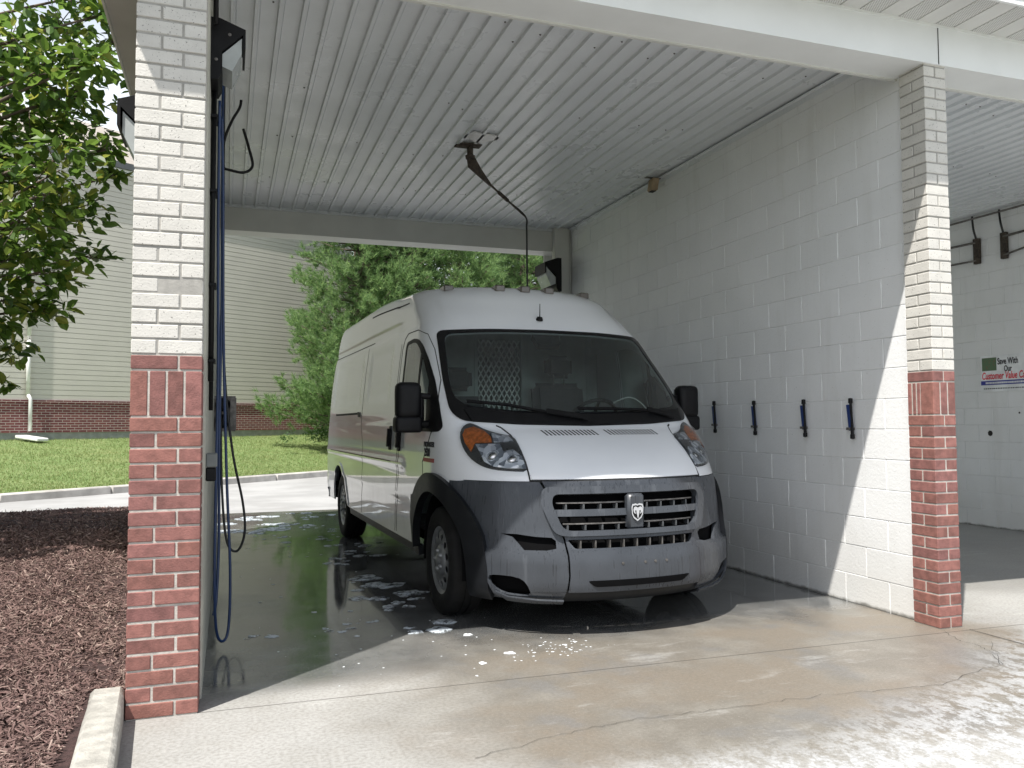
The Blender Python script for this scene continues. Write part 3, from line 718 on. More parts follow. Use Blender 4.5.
        gap([(.28,.93),(.30,1.02),(.12,1.22),(.02,1.30),(.20,1.60),(.44,1.84),(.60,1.965),(.78,2.015),(1.10,2.02),(1.19,1.98),(1.23,1.9),(1.235,1.3),(1.235,.42)])
        gap([(1.29,1.95),(1.29,1.3),(1.29,.42)],.005)
        gap([(2.78,2.04),(2.78,1.3),(2.78,.42)],.006)
        gap([(2.55,2.075),(4.93,2.085)],.010); gap([(1.35,2.30),(2.9,2.30)],.012)  # first strip paints shade into the upper side crease; no door edge there
        gap([(1.30,.985),(4.6,.985)],.006)
        gap([(2.95,1.395),(4.45,1.395)],.022,M['seam'],.002,'door_rail'); 
        gap([(2.86,1.385),(2.98,1.385)],.05,M['black'],.010,'rail_roller')
        # window
        wl=dens(SV(win,sgn),.04); wi=dens(SV(wini,sgn),.04)
        w=patch('door_window',wl,(),.002,0,M['glass'],p,grid=(.1,None)); patch('window_seal',wl,[wi],.0045,.004,M['black'],w,grid=(.06,.06))
        # vertical window divider
        q=dens([(s_v(v,z,sgn),z) for v,z in [(.555,1.80),(.555,1.29)]],.05,False); patch('window_divider',strip(q,.03),(),.005,.006,M['black'],w,grid=(.5,.5))
        # handles
        for v0 in (1.035,1.375):
            hb=[(v0-.032,1.075),(v0+.032,1.075),(v0+.036,1.27),(v0-.028,1.275)]
            h=patch('door_handle',dens(SV(roundpoly(hb,.02),sgn),.03),(),.012,.012,M['black'],p,grid=(.03,.04))
            patch('handle_grip',dens(SV(roundpoly([(v0-.014,1.10),(v0+.016,1.10),(v0+.018,1.25),(v0-.012,1.25)],.01),sgn),.03),(),.034,.022,M['black'],h,grid=(.03,.04))
        # mirror
        c=Vector((sgn*1.155,.07,1.385)); 
        def rb(x0,y0,z0,x1,y1,z1,r,nm,par,mt):
            bm=bmesh.new(); bmesh.ops.create_cube(bm,size=1); 
            for v in bm.verts: v.co=Vector(((x0+x1)/2+v.co.x*(x1-x0),(y0+y1)/2+v.co.y*(y1-y0),(z0+z1)/2+v.co.z*(z1-z0)))
            bmesh.ops.bevel(bm,geom=bm.edges[:],offset=r,segments=4,affect='EDGES',profile=.6); return bobj(nm,bm,mt,par,autos=50)
        xi,xo=(sgn*1.045,sgn*1.225)
        mr=rb(min(xi,xo),.19,1.305,max(xi,xo),.315,1.565,.055,'side_mirror',p,M['black'])
        rb(min(xi,xo)-.006,.195,1.210,max(xi,xo)+.006,.325,1.325,.030,'mirror_lower_shell',mr,M['black'])
        rb(min(xi,xo)+.012,.312,1.34,max(xi,xo)-.012,.322,1.54,.004,'mirror_glass',mr,M['chrome'])
        m=MB(); m.tube([(sgn*.95,.22,1.46),(sgn*1.10,.27,1.475)],.022,10); m.tube([(sgn*.96,.17,1.27),(sgn*1.10,.27,1.265)],.028,10); m.tube([(sgn*1.04,.26,1.26),(sgn*1.04,.26,1.48)],.024,10); m.build('mirror_arm',M['black'],mr,autos=40)
    # ---- wheels and wells
    for cv,nm in ((0,'f'),(4.04,'r')):
        for sgn in (-1,1):
            make_wheel(p,sgn,cv)
            m=MB(); rr=.47; pts=[]
            for k in range(19):
                a=R(-8+196*k/18); pts.append((cv+rr*math.cos(a),.36+rr*math.sin(a)))
            vs=[(sgn*.965,v,z) for v,z in pts]+[(sgn*.62,v,z) for v,z in pts]; n=len(pts)
            m.add(vs,[(i,i+1,n+i+1,n+i) for i in range(n-1)]); m.add([(sgn*.62,v,z) for v,z in pts],[tuple(range(n))]); m.build('wheel_well',M['pit'],p)
    m=MB(); m.cbox(-.55,-.62,.27,.55,-.2,.46,.03); m.cbox(-.62,-.3,.25,.62,4.8,.44,.03); m.cbox(-.85,.60,.36,.85,3.45,.46,.02); m.cbox(-.12,3.98,.25,.12,4.10,.40,.02); m.box(-.8,4.0,.33,.8,4.08,.39); m.build('underbody',M['pit'],p)
    # rear bumper
    m=MB(); m.cbox(-.96,4.98,.36,.96,5.12,.56,.03); m.build('rear_bumper',M['cladding'],p)
    # door script
    def text(s,h,y,mt,nm,par,bold=.0):
        cu=bpy.data.curves.new(nm,'FONT'); cu.body=s; cu.size=h; cu.extrude=.001; cu.align_x='LEFT'; cu.offset=bold
        o=bpy.data.objects.new(nm,cu); COL.objects.link(o); dg=bpy.context.evaluated_depsgraph_get(); me=bpy.data.meshes.new_from_object(o.evaluated_get(dg)); bpy.data.objects.remove(o)
        return me
    for s,h,v0,z0,mt in (('PROMASTER',.046,.270,1.132,M['ink']),('2500',.078,.255,1.066,M['ink'])):
        me=text(s,h,0,mt,'t',p,.0022)
        for vtx in me.vertices:
            vv=v0-vtx.co.x; zz=z0+vtx.co.y; ss=s_v(vv,zz,-1); q_=S0(ss,zz)+SN(ss,zz)*(.0022+vtx.co.z); vtx.co=q_
        me.materials.clear(); link('door_script',me,mt,p)
    patch('script_line',dens(SV([(.265,1.053),(-.005,1.053),(-.005,1.026),(.265,1.026)]),.03),(),.002,.001,M['badgered'],p,grid=(.2,.2))
    # ---- cabin
    m=MB(); m.cbox(-.93,.02,.9,.93,.42,1.26,.05); m.cbox(-.90,-.12,1.12,.90,.10,1.285,.03); m.cbox(-.18,.30,.95,.18,.50,1.30,.04); m.cbox(.22,.22,1.22,.62,.44,1.36,.05); m.build('dashboard',M['dash'],p,autos=40)
    for u in (-.5,.42):
        def rb2(x0,y0,z0,x1,y1,z1,r,nm,par,mt,tilt=0):
            bm=bmesh.new(); bmesh.ops.create_cube(bm,size=1)
            for v in bm.verts:
                X=Vector(((x0+x1)/2+v.co.x*(x1-x0),(y0+y1)/2+v.co.y*(y1-y0),(z0+z1)/2+v.co.z*(z1-z0))); X.y+=tilt*(X.z-z0); v.co=X
            bmesh.ops.bevel(bm,geom=bm.edges[:],offset=r,segments=3,affect='EDGES'); return bobj(nm,bm,mt,par,autos=60)
        st=rb2(u-.25,.72,.86,u+.25,1.2,1.02,.05,'seat',p,M['seat']); rb2(u-.24,1.02,1.0,u+.24,1.16,1.62-(.12 if u<0 else 0),.05,'seat_back',st,M['seat'],.18); dz=-.12 if u<0 else 0; rb2(u-.13,1.10,1.66+dz,u+.13,1.20,1.86+dz,.045,'headrest',st,M['seat'],.1)
        m=MB(); m.tube([(u-.05,1.15,1.6),(u-.05,1.15,1.70)],.008,8); m.tube([(u+.05,1.15,1.6),(u+.05,1.15,1.70)],.008,8); m.build('headrest_posts',M['steel'],st)
    # steering wheel
    ringp=[]; cc=Vector((.42,.50,1.30)); ax=Vector((0,.75,.66)).normalized(); a_=Vector((1,0,0)); b_=ax.cross(a_)
    ringp=[cc+(a_*math.cos(2*math.pi*k/40)+b_*math.sin(2*math.pi*k/40))*.20 for k in range(41)]
    m=MB(); m.tube(ringp,.016,8,cap=False); 
    for an in (0,180,270): m.tube([cc,cc+(a_*math.cos(R(an))+b_*math.sin(R(an)))*.20],.014,6)
    m.lathe([(.001,.03),(.06,.025),(.07,-.02)],cc,-ax,16); m.build('steering_wheel',M['black'],p,smooth=True)
    # partition with an expanded metal window
    m=MB(); y0,y1=1.36,1.385
    for x0,x1,z0,z1 in ((-.90,-.25,.5,1.90),(.15,.90,.5,1.90),(-.84,-.25,1.9,2.15),(.15,.84,1.9,2.15),(-.25,.15,.5,1.32),(-.25,.15,2.0,2.15)): m.box(x0,y0,z0,x1,y1,z1)
    pt=m.build('partition',M['panel'],p)
    m=MB(); 
    for x in (-.80,-.55,-.27,.17,.55,.80): m.box(x-.015,y0-.014,.5,x+.015,y0-.002,2.1)
    m.build('partition_ribs',M['panel'],pt)
    m=MB(); dx,dz=.048,.085
    def seg(a,b):
        m.box(0,0,0,1,1,1,T=lambda P:((a[0]+(b[0]-a[0])*P[2])+(P[0]-.5)*.012,1.352+P[1]*.006,(a[1]+(b[1]-a[1])*P[2])))
    nx=int(.41/dx); nz=int(.70/dz)
    for i in range(nx):
        for j in range(nz):
            x=-.25+i*dx;z=1.32+j*dz; seg((x,z),(x+dx/2,z+dz/2));seg((x+dx/2,z+dz/2),(x+dx,z));seg((x,z+dz),(x+dx/2,z+dz/2));seg((x+dx/2,z+dz/2),(x+dx,z+dz))
    m.build('partition_mesh',M['meshm'],pt)
    m=MB(); m.box(-.92,.1,.48,.92,4.95,.52); m.build('cabin_floor',M['dash'],p)
    # grab handle loop hanging by the driver's pillar and charging cord
    m=MB(); m.tube(bezier([(.40,.10,1.42),(.50,.02,1.46),(.60,.0,1.40),(.62,-.02,1.33),(.50,-.05,1.30)],8),.005,6); m.build('charging_cord',M['cord'],p,smooth=True)
    return van
def make_wheel(p,sgn,cv):
    c=Vector((sgn*.872,cv,.357)); ax=Vector((sgn,0,0)); r=.357
    m=MB(); prof=[(.215,.085),(.225,.104),(.25,.116),(.30,.118),(.332,.112),(.350,.098),(r,.075),(r,.03),(r-.008,.028),(r-.008,.020),(r,.018),(r,-.018),(r-.008,-.020),(r-.008,-.028),(r,-.03),(r,-.075),(.35,-.098),(.33,-.112),(.25,-.112),(.215,-.09)]
    m.lathe(prof,c,ax,56); ty=m.build('wheel',M['rubber'],p,autos=40)
    m=MB(); m.lathe([(.218,-.09),(.205,-.06),(.195,.03),(.20,.085),(.219,.100),(.226,.103),(.222,.090)],c,ax,48)
    m.build('rim',M['silver'],ty,autos=40)
    # disc with round holes and domed hubcap
    a=ax.orthogonal().normalized(); a=Vector((0,1,0)); b=Vector((0,0,1))
    outer=[(.198*math.cos(2*math.pi*k/48),.198*math.sin(2*math.pi*k/48)) for k in range(48)]; holes=[]
    for k in range(12):
        an=2*math.pi*(k+.5)/12; holes.append([(.158*math.cos(an)+.021*math.cos(t)*math.cos(an)-.025*math.sin(t)*math.sin(an),.158*math.sin(an)+.021*math.cos(t)*math.sin(an)+.025*math.sin(t)*math.cos(an)) for t in [2*math.pi*j/10 for j in range(10)]])
    prf=lambda rr:np.interp(rr,[0,.05,.10,.115,.135,.175,.198],[.095,.095,.090,.084,.106,.100,.078])
    sf=lambda s,z:c+ax*float(prf(math.hypot(s,z)))+a*s+b*z
    patch('wheel_disc',outer,holes,0,.006,M['silver'],ty,grid=(.018,.018),surf=sf,nfun=lambda s,z:ax)
    m=MB(); m.lathe([(.0005,.128),(.03,.125),(.036,.116),(.075,.110),(.100,.102),(.108,.084)],c,ax,32)
    for k in range(5):
        an=2*math.pi*k/5; m.lathe([(.0005,.130),(.013,.126),(.017,.10)],c+(a*math.cos(an)+b*math.sin(an))*.062,ax,12)
    m.build('hubcap',M['silver'],ty,smooth=True)
    m=MB(); m.lathe([(.0005,.0),(.19,.0),(.19,-.05)],c,ax,24); m.build('brake_disc',M['pit'],ty)
# ================================================================== WORLD, SUN, CAMERA
def setup():
    w=bpy.data.worlds.new('World'); SC.world=w; w.use_nodes=True; t=w.node_tree; t.nodes.clear()
    out=t.nodes.new('ShaderNodeOutputWorld'); bg=t.nodes.new('ShaderNodeBackground'); sky=t.nodes.new('ShaderNodeTexSky')
    sky.sky_type='NISHITA'; sky.sun_disc=False
    d=Vector((-1,-.88,2.376)).normalized(); el=math.asin(d.z); az=math.atan2(d.x,d.y)
    sky.sun_elevation=el; sky.sun_rotation=az; sky.air_density=1.0; sky.dust_density=2.0; sky.ozone_density=1.0
    # thin bright cloud
    tc=t.nodes.new('ShaderNodeTexCoord'); mp=t.nodes.new('ShaderNodeMapping'); mp.inputs['Scale'].default_value=(1,1,2.6); t.links.new(tc.outputs['Generated'],mp.inputs[0])
    nz=t.nodes.new('ShaderNodeTexNoise'); nz.inputs['Scale'].default_value=1.7; nz.inputs['Detail'].default_value=8; nz.inputs['Roughness'].default_value=.6; t.links.new(mp.outputs[0],nz.inputs['Vector'])
    mr=t.nodes.new('ShaderNodeMapRange'); mr.inputs[1].default_value=.42; mr.inputs[2].default_value=.60; t.links.new(nz.outputs['Fac'],mr.inputs[0])
    mx=t.nodes.new('ShaderNodeMix'); mx.data_type='RGBA'; t.links.new(mr.outputs[0],mx.inputs[0]); t.links.new(sky.outputs[0],mx.inputs[6]); mx.inputs[7].default_value=(5.0,5.3,5.7,1)
    sx=t.nodes.new('ShaderNodeSeparateXYZ'); t.links.new(tc.outputs['Generated'],sx.inputs[0]); hz=t.nodes.new('ShaderNodeMapRange'); hz.interpolation_type='SMOOTHSTEP'; t.links.new(sx.outputs[2],hz.inputs[0]); hz.inputs[1].default_value=.55; hz.inputs[2].default_value=.25
    m2=t.nodes.new('ShaderNodeMix'); m2.data_type='RGBA'; t.links.new(hz.outputs[0],m2.inputs[0]); t.links.new(mx.outputs[2],m2.inputs[6]); m2.inputs[7].default_value=(8.0,8.6,9.3,1)
    t.links.new(m2.outputs[2],bg.inputs[0]); bg.inputs[1].default_value=.108; t.links.new(bg.outputs[0],out.inputs[0])
    s=bpy.data.lights.new('sun','SUN'); s.energy=5.0; s.angle=R(.53); s.color=(1,.955,.89); so=bpy.data.objects.new('sun',s); COL.objects.link(so)
    so.rotation_euler=d.to_track_quat('Z','Y').to_euler(); so.location=(0,0,20)
    c=bpy.data.cameras.new('camera'); co=bpy.data.objects.new('camera',c); COL.objects.link(co); SC.camera=co
    f,yaw,pi,ro,h=819.4024,R(19.11),R(2.7163),R(-.3111),1.275
    fw=Vector((math.sin(yaw)*math.cos(pi),math.cos(yaw)*math.cos(pi),math.sin(pi))); r=Vector((math.cos(yaw),-math.sin(yaw),0)); u=r.cross(fw)
    r2=r*math.cos(ro)+u*math.sin(ro); u2=-r*math.sin(ro)+u*math.cos(ro)
    co.matrix_world=Matrix(((r2.x,u2.x,-fw.x,0),(r2.y,u2.y,-fw.y,0),(r2.z,u2.z,-fw.z,h),(0,0,0,1)))
    c.sensor_width=36; c.lens=f*36/1024; c.clip_start=.05; c.clip_end=1500
    v=SC.view_settings; v.view_transform='Standard'; v.look='None'; v.gamma=1; v.exposure=EXPO; v.use_curve_mapping=False
    SC.render.resolution_x=1024; SC.render.resolution_y=768
    SC.cycles.max_bounces=10; SC.cycles.diffuse_bounces=5; SC.cycles.glossy_bounces=4; SC.cycles.transparent_max_bounces=16; SC.cycles.caustics_reflective=False; SC.cycles.caustics_refractive=False
    SC.cycles.sample_clamp_indirect=6
EXPO=.5
def st(o): o['kind']='structure'; return o
def sheet(name,pts,z,mat): return st(pyobj(name,[(x,y,z) for x,y in pts],[tuple(range(len(pts)))],mat))
# ================================================================== GROUND
CA=Vector((-3.63,15.9)); CB=Vector((2.45,20.75))    # far curb line
cd=(CB-CA).normalized(); cn=Vector((-cd.y,cd.x))
WP=Vector((-3.02,25.4)); WD=Vector((.857,.515)).normalized(); WN=Vector((WD.y,-WD.x)) # wall line, WN toward camera
def grass_z(x,y):
    p=Vector((x,y)); dc=(p-CA).dot(cn); dw=(p-WP).dot(WN)
    t=max(0,min(1,dc/max(.01,dc+max(dw,0)))) if dw>0 else 1
    return .10+.80*t**.9+.02*noise.noise(Vector((x*.6,y*.6,0)))
def ground():
    sheet('ground',[(-400,-400),(400,-400),(400,400),(-400,400)],-.06,M['soil'])
    sheet('road',[(-60,6),(40,6),(40,60),(-60,60)],-.02,M['road'])
    # slab with fine grid not needed: flat cast concrete
    st(pyobj('concrete_floor',[(x,y,z) for x,y in ((-.46,-14),(14,-14),(14,12.5),(-.46,12.5)) for z in (0,-.15)],[(0,2,4,6),(0,1,3,2),(2,3,5,4),(4,5,7,6),(6,7,1,0)],M['floor']))
    # lawn
    vs=[];fs=[];nu=90;nv=22
    for j in range(nv+1):
        for i in range(nu+1):
            a=-30+i*.75; b=j/nv
            p0=CA+cd*a+cn*.16; p1=WP+WD*(a-2)+(-WN)*.2
            p=p0.lerp(p1,b); z=grass_z(p.x,p.y); vs.append((p.x,p.y,z))
    for j in range(nv):
        for i in range(nu): k=j*(nu+1)+i; fs.append((k,k+1,k+nu+2,k+nu+1))
    st(pyobj('lawn_ground',vs,fs,M['lawn'],smooth=True))
    # blades
    m=75000; V=np.zeros((m*3,3)); k=0
    for i in range(m):
        a=rng.uniform(-3.5,13); b=rng.uniform(0,1)**1.3; p0=CA+cd*a+cn*.2; p1=WP+WD*(a-2); p=p0.lerp(p1,b)
        z=grass_z(p.x,p.y); h=rng.uniform(.02,.055); t=rng.uniform(0,6.28); w=rng.uniform(.006,.012); lx,ly=rng.normal(0,.03,2)
        V[k]=(p.x-math.cos(t)*w,p.y-math.sin(t)*w,z-.01);V[k+1]=(p.x+math.cos(t)*w,p.y+math.sin(t)*w,z-.01);V[k+2]=(p.x+lx,p.y+ly,z+h); k+=3
    o=pyobj('grass',V.tolist(),[(3*i,3*i+1,3*i+2) for i in range(m)],M['blade']); tag(o,'short green lawn grass in front of the siding building','grass',kind='stuff')
    # far kerb
    m=MB(); prev=None
    for i in range(34):
        a0=-30+i*2.0; T=lambda P:tuple((CA+cd*(a0+P[0])+cn*P[1]))+(P[2],)
        m.cbox(.005,-.02,-.15,1.995,.17,.125,.025,T=T)
    st(m.build('far_curb',M['curb2'],autos=40))
    # near kerb beside the brick pillar
    m=MB(); 
    for (a,b) in ((3.0,4.045),(.2,2.99),(-2.6,.19),(-6,-2.61)):
        def T(P):
            t=(4.04-P[1]); k=.068*t; x=P[0]+k
            return (x,P[1],P[2]+.004*noise.noise(Vector((P[0]*9,P[1]*4,P[2]*9))))
        y=a
        m.cbox(-.556,a,-.1,-.418,b,.125,.018,T=T)
    o=m.build('near_curb',M['curb'],autos=40); st(o)
    # crack and joint lines
    def crack(name,pts,w,jit):
        P=[]; 
        for i in range(len(pts)-1):
            for k in range(8):
                t=k/8; P.append((pts[i][0]+(pts[i+1][0]-pts[i][0])*t+rng.normal(0,jit),pts[i][1]+(pts[i+1][1]-pts[i][1])*t+rng.normal(0,jit)))
        P.append(pts[-1]); vs=[]
        for i,q in enumerate(P):
            a=Vector(P[max(0,i-1)]);b=Vector(P[min(len(P)-1,i+1)]); d=(b-a).normalized(); n=Vector((-d.y,d.x))*w*rng.uniform(.3,1); vs+=[(q[0]+n.x,q[1]+n.y,.004),(q[0]-n.x,q[1]-n.y,.004)]
        st(pyobj(name,vs,[(2*i,2*i+1,2*i+3,2*i+2) for i in range(len(P)-1)],M['seam']))
    crack('floor_crack',[(4.15,3.62),(3.82,3.27),(3.26,3.12),(2.83,3.17),(2.39,3.19),(1.98,3.2),(1.59,3.21),(1.3,3.16),(.9,3.05)],.0013,.010)
    crack('floor_crack',[(4.11,3.90),(4.02,3.70),(4.02,3.55),(3.95,3.40),(3.82,3.27)],.0015,.008)
    crack('floor_joint',[(4.28,3.87),(4.30,2.9),(4.31,1.9),(4.32,.0)],.004,.0005)
    # mulch bed
    def mz(x,y):
        e=min(1,max(0,(-.50-x)/.5)); f=min(1,max(0,(12.9+.64*(x+1.4)-y)/1.2)); 
        return -.03+(.13+.22*math.sin(min(1,max(0,(y-3)/9.5))**1.3*math.pi)*e)*min(1,f*1.6)+.02*noise.noise(Vector((x*2,y*2,1)))*min(1,f)+.03*e*f
    vs=[];fs=[];nx=60;ny=120
    for j in range(ny+1):
        for i in range(nx+1): 
            x=-9+i*(8.46+.0)/nx; y=-2+j*15.2/ny
            if i==nx: x=(-.50+.068*(4.04-y)) if y<4.04 else -.395
            if i==nx-1: x=(-.56+.068*(4.04-y)) if y<4.04 else -.46
            vs.append((x,y,mz(x,y)))
    fs=[(j*(nx+1)+i,j*(nx+1)+i+1,(j+1)*(nx+1)+i+1,(j+1)*(nx+1)+i) for j in range(ny) for i in range(nx)]
    st(pyobj('mulch_bed',vs,fs,M['mulchbase'],smooth=True))
    m=80000; V=[];F=[]
    for i in range(m):
        if i<60000: y=3.0+5.2*rng.random()**1.15; x=-.56-rng.random()*(1.0+(y-3)*.42)
        else: y=rng.uniform(6.5,12.9); x=-.42-rng.random()*(y*.33+.2)
        if y<4.05: x=min(x,-.57+.068*(4.04-y))
        else: x=min(x+.14,-.41)
        L=rng.uniform(.008,.022)*(1 if y<7 else 1.4)*(1.9 if rng.random()<.15 else 1); w=L*rng.uniform(.07,.26)*(.6 if L>.03 else 1); a=rng.uniform(0,6.28); tl=rng.normal(0,.42); z=mz(x,y)+rng.uniform(-.002,.014)
        d=Vector((math.cos(a)*math.cos(tl),math.sin(a)*math.cos(tl),math.sin(tl))); s_=Vector((-math.sin(a),math.cos(a),rng.normal(0,.6))).normalized(); up=d.cross(s_).normalized()*rng.uniform(.001,.003)
        p=Vector((x,y,z)); k=len(V); V+=[p-d*L-s_*w,p+d*L-s_*w*.6,p+d*L*.9+s_*w,p-d*L+s_*w*.7,p+up*2]; F+=[(k,k+1,k+4),(k+1,k+2,k+4),(k+2,k+3,k+4),(k+3,k,k+4)]
    o=pyobj('bark_mulch',V,F,M['mulch']); tag(o,'dark reddish brown shredded bark mulch beside the brick pillar','mulch',kind='stuff')
    # foam
    FO=[(0.84,5.33,.032),(0.69,5.23,.025),(1.04,5.68,.06),(1.11,5.99,.06),(1.24,6.5,.09),(1.35,6.01,.055),(0.89,7.61,.05),(0.99,7.95,.04),(1.22,8.28,.04),(1.35,7.97,.044),(1.07,8.76,.042),(0.57,11.81,.08),(0.11,10.62,.14),(0.52,9.71,.06),(0.16,5.22,.03),(1.15,5.08,.06),(1.21,10.09,.036),(1.0,12.1,.058),(1.22,11.68,.063),(0.71,11.02,.07),(0.35,11.52,.08),(0.87,9.32,.06),(0.97,10.48,.05),(.3,10.2,.07),(.6,10.9,.06),(1.38,8.72,.053)]
    FS=[(1.49,4.36,.028),(1.29,4.23,.021),(1.38,4.82,.027),(1.2,4.03,.008),(1.43,4.45,.006),(1.47,4.21,.005),(1.62,4.32,.009),(1.72,4.3,.008),(1.7,4.44,.007),(1.76,4.51,.006),(1.84,4.41,.012),(1.92,4.45,.012),(1.83,4.3,.007),(1.74,4.23,.006),(1.64,4.48,.004),(1.57,4.17,.005),(1.5,4.2,.005),(1.88,4.28,.006),(1.25,4.41,.005),(1.48,4.66,.004)]
    def blobs(L,nm,lab,mt,sub):
        V=[];F=[]
        for (x,y,r) in L:
            for q in range(sub):
                if sub>1: cx=x+rng.normal(0,r*2.2);cy=y+rng.normal(0,r*1.7);rr=r*rng.uniform(.25,1.2)
                else: cx,cy,rr=x,y,r
                ph=rng.uniform(0,99); n=22; k=len(V); h=min(.008,rr*.12)
                for ring,(f,zf) in enumerate(((1,.0015),(.92,.5),(.6,.9))):
                    for i in range(n):
                        a=2*math.pi*i/n; w=1+.30*noise.noise(Vector((math.cos(a)*1.4+ph,math.sin(a)*1.4,ph)))*2+.25*noise.noise(Vector((math.cos(a)*5+ph,math.sin(a)*5,ph)))
                        V.append((cx+math.cos(a)*rr*w*f*1.15,cy+math.sin(a)*rr*w*f,.0015 if ring==0 else h*zf+.0015))
                V.append((cx,cy,h+.0015))
                for rg in range(2):
                    for i in range(n): F.append((k+rg*n+i,k+rg*n+(i+1)%n,k+(rg+1)*n+(i+1)%n,k+(rg+1)*n+i))
                for i in range(n): F.append((k+2*n+i,k+2*n+(i+1)%n,k+3*n))
        o=pyobj(nm,V,F,mt,smooth=True); tag(o,lab,'foam',kind='stuff')
    blobs(FO,'soap_film','thin soap foam drifting on the wet floor beside the van',M['foam2'],5)
    blobs(FS,'soap_foam','small white soap suds on the sunlit floor in front of the van',M['foam'],1)
    SM=[(1.8+rng.normal(0,.12),4.38+rng.normal(0,.08),rng.uniform(.002,.006)) for _ in range(55)]+[(rng.uniform(.2,1.7),rng.uniform(4.1,5.6),rng.uniform(.002,.006)) for _ in range(25)]+[(rng.uniform(.1,1.2),rng.uniform(5,11),rng.uniform(.004,.018)) for _ in range(30)]
    blobs(SM,'soap_specks','tiny specks of soap foam scattered over the wash bay floor',M['foam'],1)
# ================================================================== WASH BUILDING
XL=-.112; YF=3.94; XR=4.126; ZB=3.53; XW=4.157; YB=9.74; ZC=3.777
CH=.0690
def brick_pillar(par,name,x0,x1,y0,y1,soldier_cols,sideways=False,zmax=ZB):
    pil=bpy.data.objects.new(name,None); COL.objects.link(pil); pil.parent=par
    g=.0048
    for part,z_from,mats in (('red_brickwork',0,('redbrick','mortar')),('white_brickwork',23,('whitebrick','mortargrey'))):
        b=MB(); c=0 if part=='red_brickwork' else 23
        end=23 if part=='red_brickwork' else int(math.ceil(zmax/CH))
        zz0=0 if part=='red_brickwork' else 23*CH+.0
        while c<end:
            z0=c*CH; 
            if part=='red_brickwork' and c==19:   # soldier course, three courses high
                z1=z0+3*CH; n=soldier_cols
                for i in range(n):
                    a=x0+(x1-x0)*i/n; bq=x0+(x1-x0)*(i+1)/n
                    b.cbox(a+g if i else a,y0,z0+g,bq-g if i<n-1 else bq,y0+.10,z1-g,.003)
                m_=3 if sideways else 2
                for i in range(m_):
                    a=y0+.10+(y1-y0-.10)*i/m_; bq=y0+.10+(y1-y0-.10)*(i+1)/m_; b.cbox(x0,a+g,z0+g,x1,bq-g if i<m_-1 else bq,z1-g,.003)
                c+=3; continue
            z1=z0+CH; j=lambda:rng.normal(0,.0008)
            alt=c%2; y0_=y0; y0=y0_+rng.normal(0,.0010)
            if sideways:   # pillar seen on its corner: full header course / split course
                xm=(x0+x1)/2+rng.normal(0,.001); ym=(y0+y1)/2
                if alt: b.cbox(x0+j(),y0+j(),z0+g,x1,ym-g,z1-g,.003); b.cbox(x0+j(),ym+g,z0+g,x1,y1,z1-g,.003)
                else: b.cbox(x0+j(),y0+j(),z0+g,xm-g,y1,z1-g,.003); b.cbox(xm+g,y0+j(),z0+g,x1,y1,z1-g,.003)
            else:
                k=x0+(x1-x0)*(.36 if alt else .67)+rng.normal(0,.0015)
                b.cbox(x0,y0+j(),z0+g,k-g,y1,z1-g,.003); b.cbox(k+g,y0+j(),z0+g,x1,y1,z1-g,.003)
            y0=y0_; c+=1
        zt=end*CH
        br=b.build(part,M[mats[0]],pil)
        q=MB(); q.box(x0+.004,y0+.004,zz0,x1-.004,y1-.002,zt-(0 if part=='red_brickwork' else .001)); q.build('mortar',M[mats[1]],br)
    return pil
def block_wall(par,name,x,y0,y1,z1,phase,th=.2,face=-1,holes=()):
    # blocks in the plane x, face at x, thickness to +x
    o=MB(); g=.0028; H=.2032; L=.4064; c=0
    while c*H<z1-.01:
        z0=c*H; zt=min(z1,z0+H); y=y0; ph=(phase+(L/2 if c%2 else 0))
        k=math.floor((y0-ph)/L); 
        while ph+k*L<y1:
            a=max(y0,ph+k*L); b=min(y1,ph+(k+1)*L)
            if b-a>.02:
                j=rng.normal(0,.0006); o.cbox(x+j,a+(g if a>y0 else 0),z0+g*.6,x+th,b-(g if b<y1 else 0),zt-g*.6,.003)
            k+=1
        c+=1
    w=o.build(name,M['cmu'],par); q=MB(); q.box(x+.0045,y0+.002,0,x+th-.004,y1-.002,z1-.002); q.build('block_joints',M['cmujoint'],w)
    return w
def ribbed_ceiling(par,x0,x1,y0,y1,z,phase):
    P=.137; prof=[]; x=x0; prof.append((x0,0))
    k=math.ceil((x0-phase)/P)
    while phase+k*P<x1-.05:
        c=phase+k*P
        if c-.02>x0: prof+=[(c-.020,0),(c-.015,-.021),(c+.006,-.021),(c+.009,.005),(c+.016,.005),(c+.018,0)]
        k+=1
    prof.append((x1,0)); m=MB(); n=len(prof); ys=[y0,y1]
    vs=[(a,y,z+b) for y in ys for a,b in prof]+[(a,y,z+.03) for y in ys for a,b in ((x0,0),(x1,0))]
    m.add(vs,[(i,i+1,n+i+1,n+i) for i in range(n-1)]+[(2*n,2*n+1,2*n+3,2*n+2)])
    k=math.ceil((x0-phase)/P)
    while phase+k*P<x1-.05:
        c=phase+k*P; k+=1
        if c<x0+.03: continue
        for y in (4.9,6.1,7.3,8.5):
            if rng.random()<.35:
                xx=c-.045+rng.normal(0,.003); yy=y+rng.normal(0,.06); m.lathe([(.0005,-.006),(.005,-.006),(.007,-.001)],(xx,yy,z),(0,0,1),6,1)
    return m.build('ribbed_ceiling',[M['ceil'],M['screw']],par,recalc=False)
